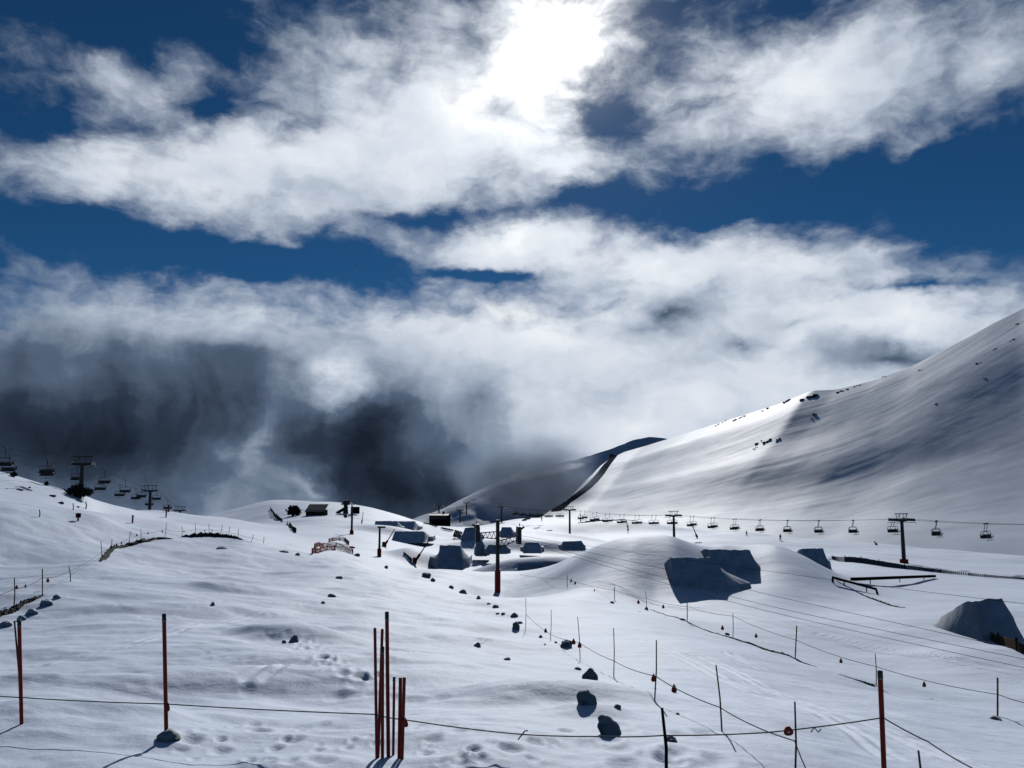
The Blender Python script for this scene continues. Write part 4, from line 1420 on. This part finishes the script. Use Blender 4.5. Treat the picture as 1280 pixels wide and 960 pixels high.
# cables running from it over the right part of the park
ca = P(648, 670, 86)
for i, (py0, pts, lab) in enumerate([
        (0, [P(646, 669, 86.5), P(745, 684, 82), P(1050, 726, 62), P(1300, 757, 50)], 'uppermost drag lift cable, passing over the jumps to the right'),
        (0, [P(648, 672, 86), P(840, 713, 74), P(960, 743, 64), P(1245, 806, 46)], 'second drag lift cable, ending low at the fenced jump'),
        (0, [P(649, 674, 85.5), P(800, 714, 76), P(960, 757, 62), P(1300, 828, 45)], 'third drag lift cable, lower of the parallel pair'),
        (0, [P(650, 676, 85), P(800, 720, 75), P(960, 764, 61), P(1300, 839, 44.5)], 'lowest drag lift cable on the right')]):
    ln = world_line(pts, 30)
    b0 = ln[0].copy()
    o = MB().tube([p - b0 for p in ln], 0.014, 6).build('drag_cable', 'cable', None, True)
    o.location = b0
    tag(o, lab, 'cable', 'drag lift cables')


# small single poles of the old drag lift
def small_pole(foot, top, Y, label, pad, head=None, rad=0.14):
    b, t = span(*foot, *top, Y)
    root = empty('lift_pole', b, 0, label, 'pole')
    h = t.z - b.z
    MB().tube([(0, 0, -0.4), (0, 0, h)], [rad, rad * 0.85], 10).build('shaft', 'steel', root, True)
    if pad:
        MB().tube([(0, 0, -0.2), (0, 0, h * pad)], rad * 1.7, 12).build('padding', 'red_pad', root, True)
    s = b.y / F
    if head == 't':
        MB().box((0.25, 0, h), (1.1, 0.3, 0.25)).build('arm', 'steel', root)
    if head == 'box':
        mb = MB().box((-5 * s, 0, h * 0.66), (12 * s, 0.2, 0.2)).box((-8 * s, 0, h * 0.66), (0.5, 0.5, 0.7)).tube([(0, 0, h), (-2 * s, 0, h + 4 * s), (2 * s, 0, h + 2 * s)], 0.12, 6)
        mb.build('arm', 'steel', root)
    return root


small_pole((474, 696), (474.5, 659), 132, 'slim dark pole with orange foot left of the leaning lances', 0.28, 't', 0.17)
small_pole((439.5, 668), (440, 633), 175, 'dark pole with side arm left of the snow tables', 0.15, 'box', 0.22)


# leaning snow-making lances
def lance(foot, tip, Y, label, pad=True, rad=0.07):
    b, t = span(*foot, *tip, Y)
    d = t - b
    root = empty('snow_lance', b, 0, label, 'snow lance', 'snow lances in the park')
    MB().tube([-d.normalized() * 0.4, d * 0.5, d], [rad * 1.6, rad * 1.2, rad], 8).build('lance_tube', 'steel', root, True)
    MB().tube([d * 0.10, d * 0.34], rad * 2.6, 8).build('sleeve', 'redbrown' if not pad else 'rail', root, True)
    if pad:
        w = 5 * b.y / F
        MB().box((0.05, 0, 0.35), (w, w * 0.8, w * 1.25)).build('padding', 'red_pad', root)
    MB().tube([d, d * 1.02], rad * 1.5, 8).build('nozzle', 'black', root, True)


lance((518, 703), (538, 673), 112, 'leaning lance with orange padded foot beside the square dark kicker')
lance((480, 683), (493, 662), 150, 'leaning lance with dark machine at its foot, left of the broad table')
lance((452, 655), (454, 640), 210, 'small upright lance with red foot left of the flat topped table', False)
lance((785, 660), (783, 651), 330, 'thin lance on the slope below the dark rock brow', False, 0.12)
lance((726, 650), (725, 642), 350, 'distant lance beside the slim lift tower', False, 0.12)
lance((872, 673), (866, 658), 300, 'leaning lance on the slope right of the middle tower', False, 0.12)
lance((1096, 681), (1092, 676), 270, 'short dark lance on the slope left of the nearest right tower', False, 0.16)


# a lance-like rope tow return station on the mound
def station():
    b = hit(432, 642, 320)
    root = empty('return_station', b, R(20), 'dark tow return station with tall head on the mound right of the hut', 'lift station')
    s = b.y / F
    MB().tube([(0, 0, -0.5), (0, 0, 12 * s)], [0.9, 0.6], 10).build('column', 'steel', root)
    MB().box((0, 0, 13.5 * s), (2.0, 2.4, 1.5)).build('drive_head', 'steel', root)
    MB().tube([(0, 0, 11.0 * s), (0, 0, 11.0 * s + 0.35)], 1.5, 16).build('bullwheel', 'black', root)
    MB().tube([(-11 * s, 0, 0.1), (0, 0, 7 * s)], 0.5, 8).build('brace', 'steel', root)
    MB().box((3, 0, 1.0), (2.5, 2.0, 2.2)).build('control_box', 'hut', root)


station()


# ------------------------------------------------------------------ hut, far building
def hut():
    b = hit(393.5, 644, 290)
    s = b.y / F
    root = empty('mountain_hut', b, 0, 'low dark hut with flat grey roof on the snowy mound', 'hut')
    w, d, h = 22.5 * s, 5.0, 6.2 * s
    wl = MB().box((0, d / 2, h / 2 - 0.3), (w, d, h + 0.6)).build('wall', 'hut', root)
    for k in range(12):
        x = -w / 2 + (k + 0.5) * w / 12
        MB().box((x, -0.03, h / 2), (w / 12 * 0.86, 0.08, h * 0.96)).build('plank', 'hut', wl)
    rf = MB()
    rf.box((0, d * 0.42, h + 0.55), (w * 1.05, d * 1.25, 0.25), Matrix.Rotation(0.34, 3, 'X'))
    rf.build('roof', 'roof', root)
    dr = MB().box((-w * 0.28, -0.09, h * 0.40), (1.1, 0.1, h * 0.75)).build('door', 'wood', root)
    MB().box((-w * 0.28 + 0.4, -0.16, h * 0.4), (0.12, 0.06, 0.12)).build('handle', 'galv', dr)
    for x in (0.08, 0.32):
        wn = MB().box((w * x, -0.09, h * 0.58), (1.3, 0.1, 0.8)).build('window', 'black', root)
        MB().box((w * x, -0.15, h * 0.58 - 0.45), (1.5, 0.1, 0.08)).build('sill', 'roof', wn)
    MB().box((w * 0.53, 0.5, h * 0.3), (1.4, 1.6, h * 0.6)).build('annex', 'wood', root)


hut()


def far_house():
    b = P(548, 651, 340)
    g = gz(b.x, b.y)
    s = b.y / F
    root = empty('station_building', (b.x, b.y, b.z), R(-4), 'long dark station building half sunk behind the snow under the black cloud', 'building')
    w, h, d = 23 * s, 6.4 * s, 8
    MB().box((0, d / 2, h / 2 - 2), (w, d, h + 4)).build('wall', 'hut', root)
    rf = MB().box((0, d * 0.25, h + 0.35), (w * 1.06, d * 0.62, 0.22), Matrix.Rotation(0.16, 3, 'X')).box((0, d * 0.75, h + 0.35), (w * 1.06, d * 0.62, 0.22), Matrix.Rotation(-0.16, 3, 'X'))
    r_ = rf.build('roof', 'black', root)
    MB().box((w * 0.2, d * 0.5, h + 0.9), (0.8, 0.8, 1.2)).build('chimney', 'hut', r_)
    for k in range(5):
        MB().box((-w * 0.38 + k * w * 0.19, -0.06, h * 0.55), (1.3, 0.1, 1.2)).build('window', 'black', root)


far_house()
for (px, py0, py1, Y, lab) in ((548.5, 650, 629, 420, 'faint lift tower behind the station building'), (583, 641, 626, 520, 'faint distant lift tower right of the station building'), (575, 650, 634, 400, 'faint dark pole tower beside the station building')):
    b, t = P(px, py0, Y), P(px, py1, Y)
    h = t.z - b.z
    w = make_tower(h - 1.4, 4.6, lab, 'faint towers under the dark cloud')
    w.location = b
    w.rotation_euler = (0, 0, 0.1)


# ------------------------------------------------------------------ bushes
def shrub(px, py, w_px, h_px, Y, label, seed, n=1500, dead=False, ratio=1.0):
    b = hit(px, py, Y)
    s = b.y / F
    w, h = w_px * s, h_px * s
    root = empty('bush', b, 0, label, 'bush')
    rnd = random.Random(seed)
    st_ = MB()
    tips = []
    for k in range(26):
        a = rnd.uniform(0, 6.28)
        q = rnd.random() ** 0.6
        e = Vector((math.cos(a) * w * 0.44 * q, math.sin(a) * w * 0.3 * q, h * (1 - 0.55 * q * q) * rnd.uniform(0.7, 0.95)))
        m_ = e * 0.5 + Vector((0, 0, h * 0.12))
        st_.tube([(e.x * 0.1, e.y * 0.1, -0.2), m_, e], [0.07, 0.045, 0.015], 5)
        tips += [m_, e, e * 0.8]
    st_.build('branches', 'twig', root)
    lf = MB()
    for k in range(n):
        c = rnd.choice(tips) + Vector((rnd.gauss(0, w * 0.07), rnd.gauss(0, w * 0.06), rnd.gauss(0, h * 0.10)))
        c.z = max(c.z, 0.02)
        r_ = rnd.uniform(0.10, 0.26) * ratio
        u = Vector((rnd.gauss(0, 1), rnd.gauss(0, 1), rnd.gauss(0, 1))).normalized()
        v = u.orthogonal().normalized()
        lf.quad(c - u * r_, c - v * r_ * 0.45, c + u * r_, c + v * r_ * 0.45)
    o = lf.build('foliage', 'twig' if dead else 'leaf', root)


shrub(99, 622, 33, 16, 136, 'dark rounded bush behind the lit hill beside the largest left tower', 3, 2600)
shrub(366, 645, 18, 13, 290, 'dark ragged bush on the mound left of the hut', 5, 1600, True, 2.2)
shrub(17, 596, 9, 6, 127, 'small dark bush on the hill crest at the left edge', 8, 500)
shrub(58, 607, 5, 5, 131, 'tiny dark bush on the hill crest between chairs and tower', 9, 200)


# ------------------------------------------------------------------ snow fences
def picket_fence(pts, Ys, h_px, label, nposts, seed, mat='wood'):
    P3 = [hit(px, py, y) for (px, py), y in zip(pts, Ys)]
    n = 24
    ln = world_line(P3, nposts * n + 1)
    base = ln[0].copy()
    root = empty('snow_fence', base, 0, label, 'fence', 'snow fences')
    rnd = random.Random(seed)
    hs = []
    for i in range(nposts):
        seg = ln[i * n:(i + 1) * n + 1]
        pk = MB()
        for k, p in enumerate(seg):
            t = (i * n + k) / (nposts * n)
            h = np.interp(t, np.linspace(0, 1, len(h_px)), h_px) * p.y / F
            g = Vector((p.x, p.y, gz(p.x, p.y))) - base
            d = (seg[min(k + 1, n)] - seg[max(k - 1, 0)]); d.z = 0; d.normalize()
            step = (seg[1] - seg[0]).length
            a = math.atan2(d.y, d.x)
            pk.box(g + Vector((0, 0, h * 0.46)), (step * 0.82, 0.05, h * rnd.uniform(0.92, 1.08)), Matrix.Rotation(a, 3, 'Z') @ Matrix.Rotation(rnd.gauss(0, 0.03), 3, 'Y'))
        o = pk.build('panel', mat, root)
        p = seg[0]
        h = np.interp(i / nposts, np.linspace(0, 1, len(h_px)), h_px) * p.y / F
        g = Vector((p.x, p.y, gz(p.x, p.y))) - base
        MB().tube([g + Vector((0, -0.08, -0.3)), g + Vector((0, -0.08, h * 1.25))], 0.07, 6).build('post', 'hut', root)
    return root


picket_fence([(1040, 699), (1066, 703), (1098, 707), (1130, 711), (1168, 715), (1210, 719), (1290, 725)], [178, 175, 172, 168, 163, 158, 150], [4, 7, 7, 6, 4, 3, 2], 'long low snow fence running past the foot of the nearest right tower', 7, 1, 'oldwood')
picket_fence([(1191, 781), (1210, 790), (1240, 801), (1275, 816), (1320, 834)], [53, 52, 51, 50, 48], [1, 8, 11, 13, 13], 'wooden snow fence along the foot of the fenced jump', 4, 2)
picket_fence([(338, 637), (342, 644), (348, 650), (353, 652)], [290, 270, 255, 245], [3, 5, 5, 2], 'short dark fence slanting up beside the ragged bush', 2, 3)
picket_fence([(359, 655), (364, 660), (370, 666)], [220, 205, 190], [3, 4, 6], 'short dark fence below the mound, ending in a dark post', 2, 4)
picket_fence([(505, 692), (511, 698), (515, 703)], [120, 113, 108], [2, 3, 5], 'short dark fence beside the orange padded lance', 1, 5)


def safety_net(pts, Ys, h_px, label, seed):
    P3 = [hit(px, py, y) for (px, py), y in zip(pts, Ys)]
    ln = world_line(P3, 41)
    base = ln[0].copy()
    root = empty('safety_net', base, 0, label, 'net', 'pink safety nets')
    g = [Vector((p.x, p.y, gz(p.x, p.y))) - base for p in ln]
    h = h_px * ln[20].y / F
    mb = MB()
    for q in range(6):
        z = h * q / 5
        mb.tube([p + Vector((0, 0, z + 0.06 * math.sin(i * 0.9 + q))) for i, p in enumerate(g)], 0.025, 4)
    for i in range(0, 40):
        a, b2 = g[i], g[i + 1]
        mb.tube([a, b2 + Vector((0, 0, h))], 0.020, 4).tube([b2, a + Vector((0, 0, h))], 0.020, 4)
    mb.build('mesh', 'net', root)
    for i in range(0, 41, 8):
        MB().tube([g[i] + Vector((0, 0, -0.3)), g[i] + Vector((0, 0, h * 1.15))], 0.06, 6).build('post', 'red', root)


safety_net([(390, 693), (402, 690), (420, 688), (432, 690), (441, 693)], [92, 96, 99, 97, 92], 6, 'nearest pink safety net, in the front of the three', 1)
safety_net([(393, 686), (405, 684), (425, 684), (440, 689)], [104, 108, 108, 100], 5, 'middle pink safety net of the three', 2)
safety_net([(411, 678), (420, 676), (430, 676), (436, 681)], [124, 128, 128, 118], 4, 'rearmost pink safety net, reaching up to the red post', 3)


# ------------------------------------------------------------------ grind rails and boards of the park
def grind_rail(a, b, Ya, Yb, label, lift=0.55, rad=0.11, posts=3, mat='rail', box=False):
    A, B = hit(*a, Ya), hit(*b, Yb)
    root = empty('grind_rail', A, 0, label, 'rail', 'grind rails in the snow park')
    d = B - A
    z = Vector((0, 0, lift))
    if box:
        ang = math.atan2(d.y, d.x)
        L = Vector((d.x, d.y, 0)).length
        rot = Matrix.Rotation(ang, 3, 'Z') @ Matrix.Rotation(-math.atan2(d.z, L), 3, 'Y')
        MB().box(d * 0.5 + z, (d.length, 0.5, 0.34), rot).build('beam', mat, root)
    else:
        MB().tube([z * 0.0, z, z + d * 0.97, d], rad, 8).build('bar', mat, root, True)
    for k in range(posts):
        t = (k + 0.5) / posts
        MB().tube([d * t + Vector((0, 0, -0.3)), d * t + z], 0.06, 6).build('post', mat, root)
    return root


grind_rail((1041, 728), (1097, 743), 97, 88, 'bent rusty grind rail with hooked ends', 0.5, 0.13, 2)
grind_rail((1066, 728), (1168, 723), 106, 112, 'long dark grind box lying across the snow, right of the bent rail', 0.35, 0.1, 3, 'rail', True)
grind_rail((530, 655), (546, 659), 215, 205, 'short dark grind box in the far snow park', 0.4, 0.1, 2, 'rail', True)
grind_rail((552, 652), (566, 655), 225, 220, 'short dark grind box nearest the station building', 0.4, 0.1, 2, 'rail', True)
grind_rail((516, 673), (524, 673), 160, 160, 'small raised rail on the broad snow table', 1.2, 0.1, 2, 'steel')


def wall_board():
    b = hit(572, 673, 168)
    s = b.y / F
    root = empty('wallride_board', b, R(10), 'tilted red-brown board standing among the snow kickers', 'board')
    rot = Matrix.Rotation(-0.5, 3, 'X') @ Matrix.Rotation(0.35, 3, 'Y')
    for k in range(5):
        MB().box(rot @ Vector((-4 * s + k * 2 * s, 0, 0)) + Vector((0, 0, 5 * s)), (1.9 * s, 0.12, 9.5 * s), rot).build('plank', 'redbrown', root)
    MB().box(Vector((0, 0.5, 3.5 * s)), (8 * s, 0.12, 0.15)).tube([(-3 * s, 1.4, -0.2), (-3 * s, 0.4, 7 * s)], 0.08, 6).tube([(3 * s, 1.4, -0.2), (3 * s, 0.4, 7 * s)], 0.08, 6).build('brace', 'wood', root)


wall_board()


# ------------------------------------------------------------------ piste markers on the left hill
def marker(foot, top, Y, label, kind):
    b, t = span(*foot, *top, Y)
    h = t.z - b.z
    s = b.y / F
    root = empty('piste_marker', b, 0, label, 'marker', 'piste markers on the left hill')
    MB().tube([(0, 0, -0.3), (0, 0, h)], (1.0 if kind != 'pole' else 0.8) * s, 10).build('post', 'red' if kind != 'sign' else 'rail', root, True)
    if kind == 'sign':
        MB().box((0, 0, h * 0.72), (6 * s, 1.2 * s, h * 0.6)).build('padding', 'rail', root)
        MB().box((0, -0.65 * s, h * 0.70), (3.6 * s, 0.1 * s, h * 0.42)).build('panel', 'red_pad', root)
    elif kind == 'post':
        MB().tube([(0, 0, h * 0.8), (0, 0, h)], 1.25 * s, 10).build('cap', 'black', root, True)
    else:
        MB().tube([(0, 0, h * 0.6), (0, 0, h * 1.02)], 1.1 * s, 10).build('sleeve', 'black', root, True)


marker((97.5, 651), (97.5, 641.5), 120, 'orange panel marker on a post at the lower end of the lit track', 'sign')
marker((165.5, 654), (165.5, 644), 124, 'red post with dark top on the lit hill right of the track', 'post')
marker((207.5, 647), (207.5, 637), 150, 'dark and red pole marker below the small left chairs', 'pole')
marker((210.5, 640), (210.5, 631), 175, 'bright red slanted marker on the skyline left of the smallest tower', 'post')
for (f, t, Y, lab) in (((49, 646), (49, 637), 112, 'thin dark stake on the lit hill near the left edge'), ((91, 638), (91, 629), 124, 'thin pale stake on the lit hill above the orange marker'), ((107, 636), (107, 627), 130, 'dark stake at the end of the hill crest right of the tower')):
    stake(f, t, Y, 0.09 if f[0] == 107 else 0.05, lab, 'stakes on the left hill', 'steel')
for i, (px, py, w, h, Y) in enumerate([(37, 610, 3, 2.5, 125), (65, 620, 11, 2, 126), (76, 629.5, 8, 3, 124), (97, 634, 6, 1.6, 128), (24, 612, 14, 1.2, 120)]):
    boulder(px, py, w, h, Y, ['black dot of a stone high on the lit hill', 'long flat stone on the lit hill below the bush', 'dark triangular stone on the lit hill', 'small flat stone beside the hill track', 'thin streak of stone high on the lit hill at the left'][i], 300 + i, 'stones on the left hill', mat='dark_rock', name='stone')
# bare rocks on the mountain
RK = [(1018, 514, 5, 8), (1015, 521, 3, 4), (947, 552, 12, 4), (962, 548, 14, 5), (975, 547, 8, 4), (943, 560, 6, 2), (1052, 487, 14, 4), (1012, 494, 20, 7), (1072, 481, 8, 2), (1170, 504, 6, 2), (1220, 453, 5, 2), (1243, 436, 4, 2), (1265, 424, 5, 2), (1271, 404, 4, 2), (1232, 473, 4, 2), (1105, 470, 5, 2), (1150, 462, 4, 1.5), (926, 521, 16, 3), (900, 529, 14, 2), (962, 508, 18, 3), (984, 500, 18, 4)]
for i, (px, py, w, h) in enumerate(RK):
    q = on_surface(px, py + h / 2, ['mountain'])
    if q is None:
        continue
    s = q.length / F
    rnd = random.Random(500 + i)
    mb = MB()
    for k in range(5):
        ox, oy = rnd.gauss(0, w * 0.30) * s, rnd.gauss(0, 1.5 * s)
        zz = drop(q.x + ox, q.y + oy, ['mountain'])
        zz = 0.0 if zz is None else zz - q.z
        mb.ball((ox, oy, zz), (w * s * rnd.uniform(0.08, 0.2), 0.9 * s, h * s * rnd.uniform(0.16, 0.36)), 8, 5, 600 + i * 9 + k, 0.28)
    o = mb.build('rock_outcrop', 'dark_rock', None)
    o.location = q
    pl = 'on the mountain crest' if i in (6, 7, 8, 15, 16, 17, 18, 19, 20) else 'high on the right mountain' if px > 1100 else 'on the middle of the mountain slope'
    wh = ['tall', 'small', 'ragged', 'long', 'jagged', 'thin', 'humped', 'broad', 'flat', 'lone', 'faint', 'tiny', 'narrow', 'uppermost', 'low', 'slight', 'short', 'stretched', 'slim', 'sloping', 'dark'][i]
    tag(o, f'{wh} rock outcrop {pl}', 'rock', 'bare rocks on the mountain')


# ------------------------------------------------------------------ skiers
def skier(foot, Y, h_m, label, cloth, rz):
    b = hit(*foot, Y)
    verts = [(0, 0, 0.92), (0, -0.02, 1.2), (0, -0.05, 1.45), (0, -0.06, 1.56), (0, -0.07, 1.68), (0, -0.08, 1.78),
             (0.12, 0, 0.88), (0.16, -0.12, 0.5), (0.17, 0.02, 0.08), (0.17, -0.14, 0.05), (-0.12, 0, 0.88), (-0.16, -0.12, 0.5), (-0.17, 0.02, 0.08), (-0.17, -0.14, 0.05),
             (0.2, -0.05, 1.42), (0.3, -0.05, 1.15), (0.32, -0.28, 1.02), (-0.2, -0.05, 1.42), (-0.3, -0.05, 1.15), (-0.32, -0.28, 1.02)]
    edges = [(0, 1), (1, 2), (2, 3), (3, 4), (4, 5), (0, 6), (6, 7), (7, 8), (8, 9), (0, 10), (10, 11), (11, 12), (12, 13), (2, 14), (14, 15), (15, 16), (2, 17), (17, 18), (18, 19)]
    rad = [0.16, 0.17, 0.17, 0.07, 0.11, 0.09, 0.11, 0.09, 0.07, 0.06, 0.11, 0.09, 0.07, 0.06, 0.08, 0.06, 0.05, 0.08, 0.06, 0.05]
    me = bpy.data.meshes.new('person')
    k = h_m / 1.82
    me.from_pydata([tuple(c * k for c in v) for v in verts], edges, [])
    o = link_mesh('person', me, None, [cloth])
    sm = o.modifiers.new('skin', 'SKIN')
    for v, r_ in zip(me.skin_vertices[0].data, rad):
        v.radius = (r_ * k, r_ * k)
    me.skin_vertices[0].data[0].use_root = True
    o.modifiers.new('smooth', 'SUBSURF').levels = 1
    o.location = b
    o.rotation_euler = (0, 0, rz)
    tag(o, label, 'person')
    MB().ball((0, -0.08 * k, 1.74 * k), (0.12 * k, 0.13 * k, 0.13 * k), 10, 8).build('helmet', 'black', o, True)
    MB().box((0, -0.20 * k, 1.72 * k), (0.17 * k, 0.05 * k, 0.06 * k)).build('goggles', 'steel', o)
    for s in (-1, 1):
        MB().box((0.17 * s * k, -0.06, 0.015), (0.08, 1.6, 0.03)).build('ski', 'steel', o)
        MB().tube([(0.33 * s * k, -0.3 * k, 1.04 * k), (0.42 * s * k, -0.1, 0.02)], 0.012, 5).build('ski_pole', 'steel', o)
    return o


skier((677, 651), 340, 1.8, 'skier in dark clothes standing on the piste left of the slim lift tower', 'cloth_dark', 0.5)
skier((933.5, 670), 310, 1.75, 'tiny dark skier on the slope under the right chairs', 'cloth_dark', -0.8)
skier((975.5, 676), 300, 1.9, 'skier in dark red clothes on the slope above the small right jump', 'cloth_red', 0.2)


# ------------------------------------------------------------------ the road climbing the far valley
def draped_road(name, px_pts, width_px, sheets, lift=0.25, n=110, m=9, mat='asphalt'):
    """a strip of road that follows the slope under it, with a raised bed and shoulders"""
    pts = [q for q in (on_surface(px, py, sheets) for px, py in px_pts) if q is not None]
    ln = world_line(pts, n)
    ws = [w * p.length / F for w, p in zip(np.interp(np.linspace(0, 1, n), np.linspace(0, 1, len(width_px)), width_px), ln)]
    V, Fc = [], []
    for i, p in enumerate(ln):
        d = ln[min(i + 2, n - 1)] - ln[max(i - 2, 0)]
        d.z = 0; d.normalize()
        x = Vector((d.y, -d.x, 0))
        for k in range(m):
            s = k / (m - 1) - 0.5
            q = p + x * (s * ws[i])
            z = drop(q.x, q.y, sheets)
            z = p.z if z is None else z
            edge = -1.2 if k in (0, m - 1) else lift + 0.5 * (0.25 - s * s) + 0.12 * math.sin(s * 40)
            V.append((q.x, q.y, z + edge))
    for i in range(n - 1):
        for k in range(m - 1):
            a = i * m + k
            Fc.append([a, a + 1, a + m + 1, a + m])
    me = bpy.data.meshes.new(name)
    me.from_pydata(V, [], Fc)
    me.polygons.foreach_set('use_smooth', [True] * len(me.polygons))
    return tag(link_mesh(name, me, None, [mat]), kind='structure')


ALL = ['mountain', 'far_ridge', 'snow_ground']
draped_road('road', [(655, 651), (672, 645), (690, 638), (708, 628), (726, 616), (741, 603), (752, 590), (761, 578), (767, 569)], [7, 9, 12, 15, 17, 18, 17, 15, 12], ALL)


# ------------------------------------------------------------------ low cloud lying over the left end of the far ridge
def fog(name, c, r, dens, seed, col=(0.55, 0.58, 0.63)):
    m = bpy.data.materials.new('low_cloud')
    m.use_nodes = True
    t = NT(m.node_tree)
    m.node_tree.nodes.clear()
    co = t.n('ShaderNodeTexCoord').outputs['Object']
    g = t.n('ShaderNodeTexGradient', gradient_type='SPHERICAL')
    wv = t.vm('MULTIPLY_ADD', t.vm('SUBTRACT', t.noise(co, 2.0, 2, 0.5, col=True), (0.5, 0.5, 0.5)), (0.5, 0.5, 0.5), co)
    t.set(g.inputs[0], wv)
    nz = t.noise(t.vm('ADD', co, (seed, 0, 0)), 2.6, 3, 0.5)
    d = t.m('MULTIPLY', t.smooth(g.outputs[1], 0.02, 0.6), t.smooth(nz, 0.25, 0.7, 0.2, 1.0))
    v = t.n('ShaderNodeVolumePrincipled')
    v.inputs['Color'].default_value = (*col, 1)
    v.inputs['Anisotropy'].default_value = 0.2
    t.set(v.inputs['Density'], t.m('MULTIPLY', d, dens))
    m.node_tree.links.new(v.outputs[0], t.n('ShaderNodeOutputMaterial').inputs['Volume'])
    o = MB().ball((0, 0, 0), 1.0, 20, 12).build(name, m, None, True)
    o.location = c
    o.scale = r
    return tag(o, kind='stuff')


fog('low_cloud', P(660, 594, 560), (62, 55, 33), 0.05, 1.0, (0.50, 0.62, 0.82))
